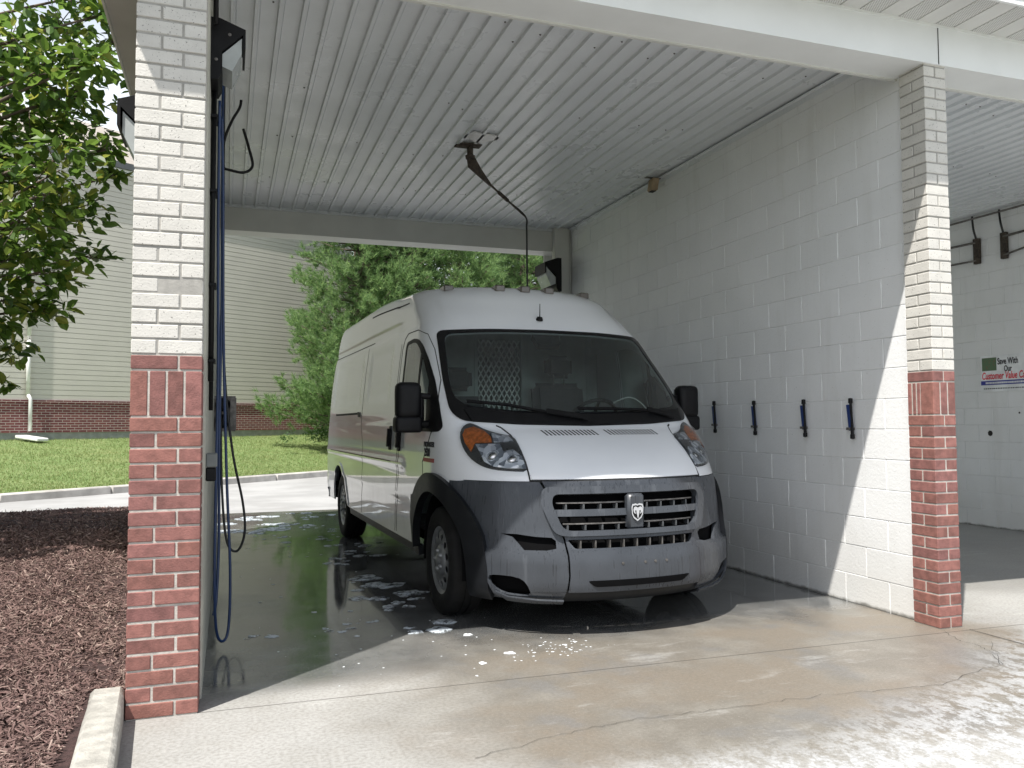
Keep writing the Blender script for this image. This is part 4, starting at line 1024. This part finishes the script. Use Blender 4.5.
def building():
    b=thing('car_wash_building','open wash bay building with brick pillars, white block walls and ribbed metal ceiling','building',(0,0,0))
    brick_pillar(b,'brick_pillar',-.407,XL,YF,YF+.2,4)
    brick_pillar(b,'brick_pillar',XR,XR+.178,YF,YF+.203,3,True)
    brick_pillar(b,'brick_pillar',8.62,8.80,YF,YF+.203,3,True)
    block_wall(b,'block_wall',XW,YF+.203,YB,ZC,4.372-.4064*4,.19)
    block_wall(b,'block_wall',8.60,YF+.203,YB,ZC,4.5-.4064*2,.19)
    # left side wall: smooth cream inner face
    m=MB(); m.box(-.385,YF+.202,0,-.104,YB+.28,ZC); m.build('side_wall',M['cream'],b)
    # beams
    m=MB(); m.box(-.43,YF-.012,ZB,14,4.205,3.80); fb=m.build('front_beam',M['trimwhite'],b)
    m=MB(); m.box(-.43,4.19,ZB-.010,14,4.213,ZB+.012); m.build('beam_edge_trim',M['trim'],fb)
    m=MB(); m.box(-.40,YF-.017,ZB+.24,14,YF-.0125,ZB+.262); m.build('soffit_channel',M['trimwhite'],fb)
    m=MB(); m.box(4.236,YF-.015,ZB+.003,4.2405,YF-.0115,ZB+.238); m.build('beam_joint',M['seam'],fb)
    m=MB(); m.box(-.102,YB,3.48,4.35,YB+.28,ZC+.02); m.box(4.351,YB,3.48,8.6,YB+.28,ZC+.02); bb=m.build('back_beam',M['trim'],b)
    m=MB(); m.box(-.10,YB-.03,ZC-.035,4.15,YB-.001,ZC-.001); m.build('beam_angle',M['ceil'],bb)
    # angle trim between ceiling and block wall
    m=MB(); m.box(XW-.045,4.22,ZC-.022,XW-.001,YB-.03,ZC-.017); m.box(XW-.008,4.22,ZC-.06,XW-.001,YB-.03,ZC-.022); m.build('ceiling_angle',M['ceil'],b)
    ribbed_ceiling(b,-.103,XW,4.206,YB,ZC,.005); ribbed_ceiling(b,XW+.195,8.6,4.206,YB,ZC,.068)
    # pilaster at the back
    m=MB(); m.cbox(3.93,YB-.10,0,XW-.0015,YB-.001,3.775,.006); m.build('back_pilaster',M['trim'],b)
    m=MB(); m.box(3.93,YB+.28,0,4.35,YB+.30,3.5); m.build('pilaster_back',M['trim'],b)
    m=MB(); m.tube([(XW-.02,YB-.115,.2),(XW-.02,YB-.115,3.74)],.011,8); m.build('conduit',M['trim'],b,smooth=True)
    # soffit
    m=MB(); x=-.70; k=0; y0,y1=3.585,YF-.0125
    while x<14:
        w=.149; mi=1 if k%2 else 0
        m.add([(x+.006,y0,3.79),(x+w-.006,y0,3.79),(x+w-.006,y1,3.79),(x+.006,y1,3.79)],[(0,3,2,1)],mi)
        m.add([(x+w-.006,y0,3.79),(x+w-.003,y0,3.803),(x+w+.003,y0,3.803),(x+w+.006,y0,3.79),(x+w-.006,y1,3.79),(x+w-.003,y1,3.803),(x+w+.003,y1,3.803),(x+w+.006,y1,3.79)],[(0,4,5,1),(1,5,6,2),(2,6,7,3)],0)
        x+=w;k+=1
    m.build('soffit',[M['soffit'],M['perf']],b,recalc=False)
    m=MB(); m.box(-.72,3.585,3.796,-.408,10.76,3.806); m.build('side_soffit',M['soffit'],b)
    m=MB(); m.box(-.722,3.566,3.784,14,3.584,3.83); m.box(-.735,3.566,3.784,-.721,10.78,3.86); m.build('fascia',M['trimwhite'],b)
    m=MB(); a=3.562;c=10.79;mid=(a+c)/2
    vs=[(x,y,z) for x in (-.74,14.2) for y,z in ((a,3.831),(mid,4.55),(c,3.831),(c,3.80),(a,3.815))]
    m.add(vs,[(0,1,6,5),(1,2,7,6),(2,3,8,7),(3,4,9,8),(4,0,5,9),(0,4,3,2,1),(5,6,7,8,9)]); m.build('roof',M['roof'],b)
    # sealing patch over the boom opening
    m=MB(); vs=[]
    for i in range(18):
        a=2*math.pi*i/18; r=.15*(1+.35*noise.noise(Vector((math.cos(a)*1.5,math.sin(a)*1.5,4)))*2); vs.append((2.03+r*math.cos(a)*.9,6.72+r*math.sin(a)*.9))
    m.add([(x,y,ZC-.021) for x,y in vs]+[(x,y,ZC-.016) for x,y in vs],[tuple(range(18)),tuple(range(35,17,-1))]+[(i,(i+1)%18,18+(i+1)%18,18+i) for i in range(18)]); m.build('ceiling_patch',M['paper'],b)
    # knocked out hole in the far block wall
    m=MB(); m.lathe([(.0005,0),(.035,0),(.028,-.004)],(8.598,7.39,1.12),(-1,0,0),7); m.build('wall_hole',M['hole'],b); m=MB(); m.lathe([(.0005,0),(.012,0),(.011,-.004)],(8.598,7.0,1.36),(-1,0,0),6); m.build('wall_hole',M['hole'],b)
    return b
def wall_pack(name,label,loc,rz,group,s=1.0):
    t=thing(name,label,'light',loc,rz,group)    # local: +x away from wall, y along the wall
    def pr(nm,pts,y0,y1,mt,par,c=0):
        n=len(pts); v=[(x*s,y0*s,z*s) for x,z in pts]+[(x*s,y1*s,z*s) for x,z in pts]; m=MB(); m.add(v,[tuple(range(n)),tuple(range(2*n-1,n-1,-1))]+[(i,(i+1)%n,n+(i+1)%n,n+i) for i in range(n)]); return m.build(nm,mt,par)
    h=pr('housing',[(0,.18),(.045,.18),(.185,.13),(.185,.02),(.172,.02),(.172,.10),(.06,-.01),(.06,-.13),(.04,-.17),(0,-.17)],-.15,.15,M['black'],t)
    pr('lens',[(.062,-.02),(.165,.085),(.165,-.005),(.115,-.11),(.062,-.09)],-.135,.135,M['lens'],t)
    for sx,sz in ((.10,.09),(.03,-.06)): m=MB(); m.lathe([(.0005,.004),(.008,.003),(.009,0)],(sx*s,-.151*s,sz*s),(0,-1,0),8); m.build('screw',M['steel'],h)
    return t
def fittings():
    wall_pack('wall_light','black wall light with angled hood above the hoses inside the left pillar',(-.104,4.52,3.20),0,'wall lights of the wash building',.92)
    wall_pack('wall_light','black wall light on the outside left wall, half hidden by the brick pillar',(-.386,5.6,3.06),math.pi,'wall lights of the wash building',1.45)
    wall_pack('wall_light','black wall light with pale lens at the far right corner above the van roof',(3.93-.0,YB-.14,3.12),math.pi,'wall lights of the wash building',1.2)
    # hoses on the left wall
    def hose(name,label,pts,r,mt,grp,n=10):
        m=MB(); m.tube(bezier(pts,n),r,8); o=m.build(name,mt,smooth=True); tag(o,label,'hose',grp); return o
    g='hoses on the left side wall'
    hose('water_hose','blue hose hanging nearest the pillar and ending in the lowest loop by the floor',[(-.060,4.62,3.02),(-.062,4.70,2.4),(-.055,4.78,1.6),(-.060,4.85,.9),(-.062,4.90,.40),(-.050,4.95,.12),(-.015,5.0,.045),(.015,5.03,.12),(.020,5.02,.45),(-.005,4.98,1.0),(-.030,4.95,1.8),(-.040,4.90,2.6),(-.050,4.80,3.0)],.008,M['hoseblue'],g)
    hose('water_hose','blue hose running straight down the left wall behind the looped one',[(-.052,5.3,3.74),(-.050,5.3,3.0),(-.045,5.32,2.0),(-.05,5.3,1.2),(-.045,5.3,.6),(-.055,5.25,.25),(-.07,5.2,.15)],.0085,M['hoseblue'],g)
    hose('water_hose','thin black hose swinging out in a loop over the wet floor',[(-.05,6.1,3.70),(-.045,6.1,2.6),(-.03,6.12,1.7),(.03,6.15,1.1),(.105,6.2,.72),(.120,6.2,.50),(.07,6.2,.375),(.0,6.2,.45),(-.035,6.2,.80),(-.05,6.2,1.30),(-.06,6.2,1.6)],.0085,M['hoseblack'],g)
    hose('power_cable','short black cable looping out from the wall below the ceiling',[(-.05,5.6,2.95),(-.02,5.6,2.94),(.08,5.6,2.93),(.135,5.6,2.98),(.11,5.6,3.10),(.075,5.6,3.22)],.009,M['black'],g)
    hose('power_cable','short black cable rising from the hoses to a ceiling fitting',[(-.045,5.1,2.75),(-.04,5.1,2.95),(.0,5.1,3.08),(.045,5.1,3.17),(.055,5.1,3.22)],.008,M['black'],g)
    c=thing('wall_conduit','dark pipe with clamps running down the left wall from the light','pipe',(-.088,4.56,0))
    m=MB(); m.tube([(0,0,1.5),(0,0,3.08)],.014,10); m.tube([(0,.10,1.35),(0,.10,3.75)],.011,8); m.tube([(0.01,-.24,3.3),(0.01,-.24,ZC)],.012,8); m.build('pipe',M['black'],c,smooth=True)
    for z in (1.6,2.0,2.5,2.9):
        m=MB(); m.cbox(-.016,-.022,z,.022,.125,z+.018,.003); m.build('clamp',M['black'],c)
    c=thing('junction_box','small grey and black box on the left wall at waist height behind the hoses','box',(-.104,4.45,1.03))
    m=MB(); m.cbox(0,-.05,.03,.055,.05,.10,.006); m.build('upper_box',M['grbox'],c); m=MB(); m.cbox(0,-.045,-.04,.05,.045,.028,.006); m.build('lower_box',M['black'],c)
    c=thing('hose_holder','steel bracket with two round black openings fixed to the left wall','holder',(-.104,6.9,1.36))
    m=MB(); m.box(0,-.01,-.14,.16,.0,.14); m.box(.12,-.05,-.13,.165,-.011,.125); m.build('plate',M['steel'],c)
    for z in (.07,-.06):
        m=MB(); m.lathe([(.001,.02),(.035,.02),(.05,.0),(.055,.06),(.045,.07)],(.065,-.03,z),(0,-1,0),20); m.build('socket',M['black'],c,autos=40)
    # swivel boom
    t=thing('overhead_boom','swivel wand boom hanging from the ceiling with its hose dropping behind the van','boom',(2.02,6.94,ZC-.016))
    e=Vector((2.82,7.70,3.36))-Vector((2.02,6.94,ZC-.016)); 
    m=MB(); m.cbox(-.10,-.05,-.012,.10,.05,.0,.003); m.cbox(-.14,-.03,-.03,-.02,.03,-.013,.004); m.build('mount_plate',M['rust'],t)
    m=MB(); m.tube([(0,0,-.01),(0.0,0,-.12)],.028,10); m.lathe([(.001,0),(.04,.002),(.045,.03),(.02,.035)],(0,0,-.13),(0,0,1),14); m.build('swivel_joint',M['rust'],t,autos=40)
    P0=Vector((-.01,0,-.19)); q=e-P0; sd=q.normalized().cross(Vector((0,0,1))).normalized(); upv=sd.cross(q.normalized()).normalized()
    if upv.z<0: upv=-upv
    gus=[Vector((0,0,-.05)),Vector((-.025,-.01,-.13)),P0-upv*.015,P0+q*.34-upv*.012,P0+q*.34+upv*.012,P0+q*.18+upv*.06]
    n=len(gus); m=MB(); m.add([g_+sd*.010 for g_ in gus]+[g_-sd*.010 for g_ in gus],[tuple(range(n)),tuple(range(2*n-1,n-1,-1))]+[(i,(i+1)%n,n+(i+1)%n,n+i) for i in range(n)]); m.build('gusset',M['rust'],t)
    m=MB(); m.tube([P0,e],.010,8); m.tube([P0+q*.50,P0+q*.66],.018,8); m.build('arm',M['rust'],t,smooth=True)
    m=MB(); m.tube(bezier([P0+(e-P0)*.7,e,e+Vector((.025,.03,-.12)),e+Vector((.03,.04,-.5)),e+Vector((.04,.04,-1.1)),e+Vector((.05,.05,-1.9)),e+Vector((.02,.3,-2.6))],8),.0095,8); m.build('boom_hose',M['hoseblack'],t,smooth=True)
    # small fitting at the ceiling edge
    t=thing('ceiling_fitting','small tan bracket fitting where the ceiling meets the right block wall','fitting',(4.07,7.30,ZC-.018))
    m=MB(); m.cbox(-.10,-.02,-.010,.07,.02,.0,.002); m.build('strap',M['steel'],t)
    def tl(P): return (P[0]-.28*(-P[2]),P[1]-.2*(-P[2]),P[2])
    m=MB(); m.cbox(-.035,-.05,-.15,.045,.05,-.012,.012,T=tl); bx=m.build('body',mk('tan_plastic',(.33,.25,.16),.6,var=.3),t)
    m=MB(); m.cbox(-.022,-.035,-.158,.032,.035,-.151,.003,T=tl); m.build('opening',M['hole'],bx)
    # floor mat clamps on the right wall
    proto=None
    labs=['mat hook on the block wall nearest the van mirror, leftmost of the four','second blue and black mat hook from the van along the block wall','third blue and black mat hook from the van along the block wall','mat hook nearest the sunlit part of the block wall, rightmost of the four']
    for i,(y,z) in enumerate(((6.36,1.318),(5.77,1.305),(5.148,1.298),(4.652,1.292))):
        if proto is None:
            t=thing('mat_clamp',labs[0],'hook',(XW,y,z),0,'mat hooks on the right block wall'); proto=t
            m=MB(); m.tube([(-.035,.0,.118),(-.030,-.004,0),(-.035,-.012,-.118)],[.010,.008,.012],8); m.lathe([(.001,.02),(.015,.016),(.016,-.016),(.001,-.02)],(-.036,-.001,.125),(0,0,1),10); m.lathe([(.001,.02),(.016,.014),(.016,-.014),(.001,-.02)],(-.036,-.013,-.125),(0,0,1),10); m.build('lever',M['black'],t,autos=50)
            m=MB(); m.box(-.02,.032,-.085,-.002,.062,.098,T=lambda P:(P[0],P[1]-(.1-P[2])*.12,P[2])); m.build('jaw',M['blueplastic'],t)
            m=MB(); m.box(-.034,.0,-.080,-.002,.05,-.062); m.build('bracket',M['steel'],t)
        else:
            t=proto.copy(); COL.objects.link(t); t.location=(XW,y,z); t['label']=labs[i]
            for ch in list(proto.children):
                c=ch.copy(); COL.objects.link(c); c.parent=t
    # next bay: hose arms and sign
    arms=['steel hose arm on the next bay wall, just right of the brick pillar','steel hose arm on the next bay wall, cut by the right edge of the photo']
    for i,(y,dr,z) in enumerate(((7.47,1,3.33),(7.10,-1,3.325))):
        t=thing('hose_bracket',arms[i],'bracket',(8.60,y,z),0,'hose arms on the next bay wall')
        m=MB(); m.cbox(-.05,-.04,-.16,-.001,.04,.15,.006); m.build('wall_plate',M['rust'],t)
        m=MB(); m.tube([(-.04,0,.10),(-.09,dr*1.2,.12)],.014,8); m.tube([(-.04,0,-.12),(-.09,dr*1.1,.02 if dr<0 else -.10)],.012,8); m.build('arm',M['steel'],t,smooth=True)
        m=MB(); m.tube(bezier([(-.03,0,.13),(-.07,.0,.25),(-.05,.03,.36),(-.03,.05,.43)],6),.012,8); m.build('strap',M['hoseblack'],t,smooth=True)
    m=MB(); m.tube([(8.55,4.3,ZC-.05),(8.55,9.7,ZC-.05)],.012,8); o=m.build('ceiling_pipe',M['steel']); tag(o,'thin pipe running along the top of the next bay wall','pipe')
    # sign
    t=thing('banner_sign','small white Customer Value Card sign on the block wall of the next bay','sign',(8.598,7.15,1.83))
    y0,y1,z0,z1=-.36,.335,-.215,.215     # local y; left edge in view = +y
    m=MB(); m.box(-.008,y0,z0,-.001,y1,z1); m.build('board',M['signwhite'],t)
    m=MB(); m.box(-.010,.12,.035,-.0085,.315,.190); m.build('picture',M['signpic'],t)
    m=MB(); m.box(-.010,y0,-.135,-.0085,y1,-.085); m.build('blue_band',M['signblue'],t)
    def text(s,h,yc,z,mt,nm,italic=0,x=-.0105,sx=1.0,bold=.002):
        cu=bpy.data.curves.new(nm,'FONT'); cu.body=s; cu.size=h; cu.extrude=.001; cu.offset=bold; cu.shear=italic
        o=bpy.data.objects.new(nm,cu); COL.objects.link(o); dg=bpy.context.evaluated_depsgraph_get(); me=bpy.data.meshes.new_from_object(o.evaluated_get(dg)); bpy.data.objects.remove(o)
        for v in me.vertices: v.co=Vector((x-v.co.z*.4,yc-v.co.x*sx,z+v.co.y))
        me.materials.clear(); link(nm,me,mt,t)
    text('Save With',.105,.105,.105,M['ink'],'lettering',sx=.62); text('Our',.095,.02,.02,M['ink'],'lettering',sx=.62)
    text('Customer Value Card',.118,.322,-.066,M['signred'],'lettering',.15,sx=.60)
    rr=random.Random(5); m=MB(); y=.27
    while y>-.28: w=rr.uniform(.008,.016); m.box(-.0115,y-w,-.122,-.0105,y,-.100); y-=w+.005
    m.build('web_address',M['signwhite'],t)
    m=MB(); y=.30
    while y>-.28: w=rr.uniform(.01,.025); m.box(-.010,y-w,-.185,-.0085,y,-.172); y-=w+.008
    m.build('small_print',M['badgegrey'],t)
# ================================================================== FAR BUILDING
def far_building():
    t=thing('siding_building','large tan vinyl sided building with a red brick base behind the lawn','building',(WP.x,WP.y,0),math.atan2(WD.y,WD.x))
    x0,x1=-16,8.4; zb=.90; zt=8.44; zk=1.94
    m=MB(); m.box(x0,.03,.5,x1,.3,1.085); m.build('foundation',M['foundation'],t)
    m=MB(); m.box(x0,.0,1.085,x1-.03,.28,zk-.07); m.box(x0,-.03,zk-.07,x1,.28,zk); m.build('brick_base',M['brickfar'],t)
    m=MB(); z=zk; lap=.1415; vs=[];k=0
    pts=[]
    while z<zt: pts+=[(.0105,z),(.0125,min(zt,z+lap-.013)),(.030,min(zt,z+lap-.011)),(.030,min(zt,z+lap))]; z+=lap
    n=len(pts); m.add([(x,y-.005,zz) for x in (x0,x1) for y,zz in pts],[(i,i+1,n+i+1,n+i) for i in range(n-1)]); 
    m.add([(x0,.05,zk),(x1,.05,zk),(x1,.05,zt),(x0,.05,zt),(x1,.0,zk),(x1,.0,zt),(x1,8,zk),(x1,8,zt)],[(0,1,2,3),(4,6,7,5)]); m.build('siding',M['siding'],t)
    m=MB(); m.box(x0,-.05,zt,x1+.3,-.03,zt+.20); m.box(x0,-.03,zt-.005,x1+.3,.04,zt+.01); m.build('fascia',M['trimwhite'],t)
    m=MB(); m.box(x0,-.15,zt+.12,x1+.3,-.055,zt+.30); m.build('gutter',M['gutter'],t)
    m=MB(); m.add([(x0,-.10,zt+.22),(x1+.3,-.10,zt+.22),(x1+.3,5,zt+3.0),(x0,5,zt+3.0),(x1+.3,10,zt+.2),(x0,10,zt+.2)],[(0,1,2,3),(3,2,4,5)]); m.build('roof',M['shingle'],t)
    m=MB(); m.tube([(-2.25,-.06,3.6),(-2.25,-.06,2.06)],.05,8); m.tube([(-2.25,-.06,3.5),(-2.25,-.06,8.3)],.05,8); m.tube([(-2.25,-.06,2.08),(-2.20,-.11,1.96),(-2.20,-.11,1.13)],.048,8); m.build('downpipe',M['pvc'],t,smooth=True)
    o=MB(); o.cbox(-.30,-.42,-.03,.32,.42,.05,.02,T=lambda P:(P[0]*.55,P[1]*.9,P[2]+.10*(P[1]+.42))); s=o.build('splash_block',M['pvc']); s.location=(WP.x-2.0*WD.x+.0,WP.y-2.0*WD.y-.55,.90); s.rotation_euler=(0,0,.9); tag(s,'white splash block lying on the lawn below the white downpipe','block')
# ================================================================== TREES
def leaves(V,F,c,r,n,size,droop=.3,shape=None):
    for i in range(n):
        d=Vector(rng.normal(0,1,3)); d.normalize(); rad=r*rng.random()**.45
        p=Vector(c)+Vector((d.x,d.y,d.z*.75))*rad
        L=size*rng.uniform(.65,1.2); w=L*rng.uniform(.24,.32)
        ax=(Vector((d.x,d.y,0))*.8+Vector(rng.normal(0,.6,3))+Vector((0,0,-droop))).normalized()
        up=Vector((rng.normal(0,.5),rng.normal(0,.5),1)).normalized(); sd=ax.cross(up)
        if sd.length<.05: continue
        sd.normalize(); up=sd.cross(ax).normalized(); k=len(V); cv=rng.uniform(-.12,.02)
        V+=[p,p+ax*L*.3+sd*w+up*w*.25,p+ax*L*.68+sd*w*.85+up*(w*.2+cv*L*.5),p+ax*L+up*cv*L,p+ax*L*.68-sd*w*.85+up*(w*.2+cv*L*.5),p+ax*L*.3-sd*w+up*w*.25,p+ax*L*.33,p+ax*L*.68+up*cv*L*.5]
        F+=[(k,k+1,k+6),(k+1,k+2,k+7,k+6),(k+2,k+3,k+7),(k,k+6,k+5),(k+6,k+7,k+4,k+5),(k+7,k+3,k+4)]
def left_tree():
    t=thing('broadleaf_tree','leafy green tree with large glossy leaves growing in the mulch left of the pillar','tree',(-3.2,7.6,0))
    base=Vector((-3.2,7.6,0))
    C=[(-1.62,7.41,4.38,.36),(-1.31,7.71,4.65,.43),(-.96,7.35,4.69,.18),(-1.65,7.94,4.0,.52),(-1.24,7.82,4.18,.39),(-1.26,7.1,3.26,.40),(-1.53,7.14,2.86,.42),(-1.28,8.17,3.21,.28),(-1.41,7.46,2.53,.33),(-1.67,7.53,2.29,.37),(-1.21,8.39,2.85,.17),(-1.43,7.77,2.26,.17),(-1.85,8.43,1.96,.22),(-1.01,7.57,3.6,.17),(-.95,7.77,3.45,.09),(-1.02,7.08,4.17,.2),(-.94,7.71,4.62,.12),(-1.34,8.2,3.95,.36),(-1.82,7.92,3.45,.40),(-1.90,8.33,1.66,.11),(-1.69,8.11,2.77,.40),(-1.41,7.11,4.04,.36),(-2.2,8.32,4.52,.53),(-2.13,8.1,3.74,.52),(-2.01,7.7,2.95,.49),(-1.97,7.35,2.25,.46),(-1.63,8.33,3.32,.38),(-1.15,7.9,5.1,.35),(-1.5,7.4,5.2,.45)]
    rr=random.Random(11); E=[]
    while len(E)<62:
        d=Vector((rr.gauss(0,1),rr.gauss(0,1),rr.gauss(0,1))).normalized()*rr.random()**.33
        p=Vector((-3.5+d.x*1.9,7.7+d.y*2.4,3.5+d.z*1.4))
        if p.x<-.229*p.y-.45 and p.z>1.9: E.append((p.x,p.y,p.z,rr.uniform(.4,.6)))
    V=[];F=[]
    for x,y,z,r in C: leaves(V,F,(x,y,z),r,int(24+860*r*r),.122)
    for x,y,z,r in E: leaves(V,F,(x,y,z),r,int(110+300*r*r),.16)
    V=[Vector(v)-base for v in V]
    pyobj('crown',V,F,M['leaf'],t,smooth=False)
    m=MB(); tp=Vector((-3.15,7.6,2.2)); m.tube(bezier([(-3.2,7.6,-.05),(-3.17,7.62,.8),(-3.15,7.6,2.2),(-3.0,7.5,3.4),(-2.9,7.5,4.8)],6),[.12,.115,.11,.105,.10,.10,.10,.095,.09,.09,.085,.085,.08,.08,.075,.07,.065,.06,.055,.05,.045,.04,.035,.03,.025],8)
    for x,y,z,r in C+E:
        st_=Vector((-3.15,7.6,max(1.5,z-1.2-.4*rr.random()))); en=Vector((x,y,z)); mid=st_.lerp(en,.5)+Vector((0,0,.12+.1*rr.random()))
        m.tube(bezier([st_,mid,en],5),[.030-.0025*i for i in range(11)],6)
        for q in range(6):
            dd=Vector((rr.gauss(0,1),rr.gauss(0,1),rr.gauss(0,.6))).normalized()*r*.9; m.tube([en-(en-mid)*.25*rr.random(),en+dd*.5,en+dd],[.006,.004,.002],4)
    m.v=[tuple(Vector(v)-base) for v in m.v]; m.build('trunk',M['bark'],t,smooth=True)
def pine_mesh(h,rad,seed,tufts=3400,low=.25):
    r_=np.random.default_rng(seed); V=[];F=[]; br=MB()
    br.tube([(0,0,-.1),(0.03,0,h*.5),(0,0,h)],[.14,.09,.02],8)
    ends=[]
    z=low*1.0+.25
    while z<h-.2:
        k=7; f=(1-(z/h))**.75
        for i in range(k):
            a=r_.uniform(0,6.28); L=rad*f*r_.uniform(.7,1.12)+.15; d=Vector((math.cos(a),math.sin(a),0)); p0=Vector((0,0,z)); p1=p0+d*L*.55+Vector((0,0,.05*L)); p2=p0+d*L+Vector((0,0,.22*L))
            br.tube([p0,p1,p2],[.03,.02,.008],5); ends.append((p0,p1,p2,L))
        z+=.27
    tot=sum(e[3] for e in ends)
    for p0,p1,p2,L in ends:
        n=max(4,int(tufts*L/tot))
        for q in range(n):
            t=r_.uniform(.30,1.05)**.65; p=(p0.lerp(p1,t*2) if t<.5 else p1.lerp(p2,t*2-1)); sp=.12+.30*(1-t)*L*.35+.06
            p=p+Vector(r_.normal(0,1,3))*sp*.75*Vector((1,1,.6)).length/1.5
            ax=((p2-p0).normalized()*.7+Vector((0,0,.55))+Vector(r_.normal(0,.3,3))).normalized()
            for k in range(22):
                d=(ax*1.0+Vector(r_.normal(0,.62,3))).normalized(); Ln=r_.uniform(.12,.22); sd=d.cross(Vector(r_.normal(0,1,3))).normalized()*r_.uniform(.006,.011); i0=len(V); b=p+ax*r_.uniform(-.05,.08)
                V+=[b-sd,b+sd,b+d*Ln]; F.append((i0,i0+1,i0+2))
    me=bpy.data.meshes.new('needles'); me.from_pydata([tuple(v) for v in V],[],F); me.materials.append(M['needle'])
    mt=bpy.data.meshes.new('trunk'); mt.from_pydata(br.v,[],br.f); mt.materials.append(M['bark']); mt.shade_smooth()
    return me,mt
def broad_mesh(h,rad,seed,n=9000):
    r_=np.random.default_rng(seed); V=[];F=[]; br=MB(); br.tube([(0,0,-.2),(.1,0,h*.4),(0,.1,h*.8)],[.2,.15,.05],8)
    cl=[]
    for i in range(60):
        d=Vector(r_.normal(0,1,3)).normalized(); c=Vector((d.x*rad*.8,d.y*rad*.8,h*.55+d.z*h*.40)); cl.append((c,r_.uniform(.5,1.0)*rad*.36)); br.tube([(0,0,h*.35),tuple(Vector((0,0,h*.5)).lerp(c,.6)),tuple(c)],[.07,.04,.01],5)
    for i in range(n):
        c,r=cl[int(r_.integers(len(cl)))]; d=Vector(r_.normal(0,1,3)).normalized()*r*r_.random()**.35; p=c+d; a=Vector(r_.normal(0,1,3)).normalized(); b=a.cross(Vector(r_.normal(0,1,3))).normalized(); s=r_.uniform(.06,.12); k=len(V)
        V+=[p-a*s,p+b*s*.55,p+a*s,p-b*s*.55]; F.append((k,k+1,k+2,k+3))
    me=bpy.data.meshes.new('foliage'); me.from_pydata([tuple(v) for v in V],[],F); me.materials.append(M['forest'])
    mt=bpy.data.meshes.new('trunk'); mt.from_pydata(br.v,[],br.f); mt.materials.append(M['bark']); mt.shade_smooth()
    return me,mt
def back_trees():
    A=pine_mesh(10.5,2.5,1,7500,.1); B=pine_mesh(10,2.5,5,7000,.2)
    spots=[(3.75,25.0,.80,1.0,0,A,'bushy green pine in front of the siding building left of the van'),(4.9,24.8,.80,.95,2.2,B,'bushy pine standing directly behind the van roof'),(7.0,25.2,.80,1.0,4.0,A,'pine behind the van antenna and the hanging boom hose'),(9.4,26.0,.80,.98,1.1,B,'pine furthest right behind the bay opening beside the corner light')]
    for x,y,z,s,rz,(me,mt),lab in spots:
        t=thing('pine_tree',lab,'tree',(x,y,z),rz,'pine trees behind the wash bay'); t.scale=(s,s,s); link('crown',me,None,t); link('trunk',mt,None,t)
    C=broad_mesh(11,3.4,9); D=broad_mesh(9.5,3.2,12)
    sp=[(4.5,34,0,C),(9,33,2,D),(13.5,34,1,C),(17.5,33,4,D),(7,37,3,C),(21,35,5,C),(12,29.5,2.6,D)]
    for i,(x,y,rz,(me,mt)) in enumerate(sp):
        t=thing('woodland_tree','tall dark broadleaf tree in the woods behind the pines','tree',(x,y,.6),rz,'woodland trees behind the pines'); link('crown',me,None,t); link('trunk',mt,None,t)
    for x,y,r,lab in ((3.25,30.0,.07,'pale bare trunk between the siding building and the pines, left of the two'),(4.1,31,.08,'pale bare trunk behind the pine crown, right of the two')):
        m=MB(); m.tube([(0,0,0),(.1,0,5),(.05,0,11)],[r*1.2,r,r*.6],8); o=m.build('tree_trunk',M['palebark'],smooth=True); o.location=(x,y,.6); tag(o,lab,'trunk','pale trunks behind the pines')
    # low shrub at the foot of the pines
    V=[];F=[]
    for i in range(26): leaves(V,F,(rng.normal(0,.55),rng.normal(0,.35),rng.uniform(.05,.35)),.22,60,.07,0)
    t=thing('low_shrub','low dark shrub at the foot of the pine by the brick base','shrub',(3.0,24.3,.80)); pyobj('foliage',V,F,M['forest'],t)
    m=MB(); 
    for i in range(8): a=i*.8; m.tube([(0,0,-.05),(math.cos(a)*.3,math.sin(a)*.2,.3)],[.015,.005],5)
    m.build('stems',M['bark'],t)
setup(); ground(); building(); fittings(); far_building(); left_tree(); back_trees(); build_van()
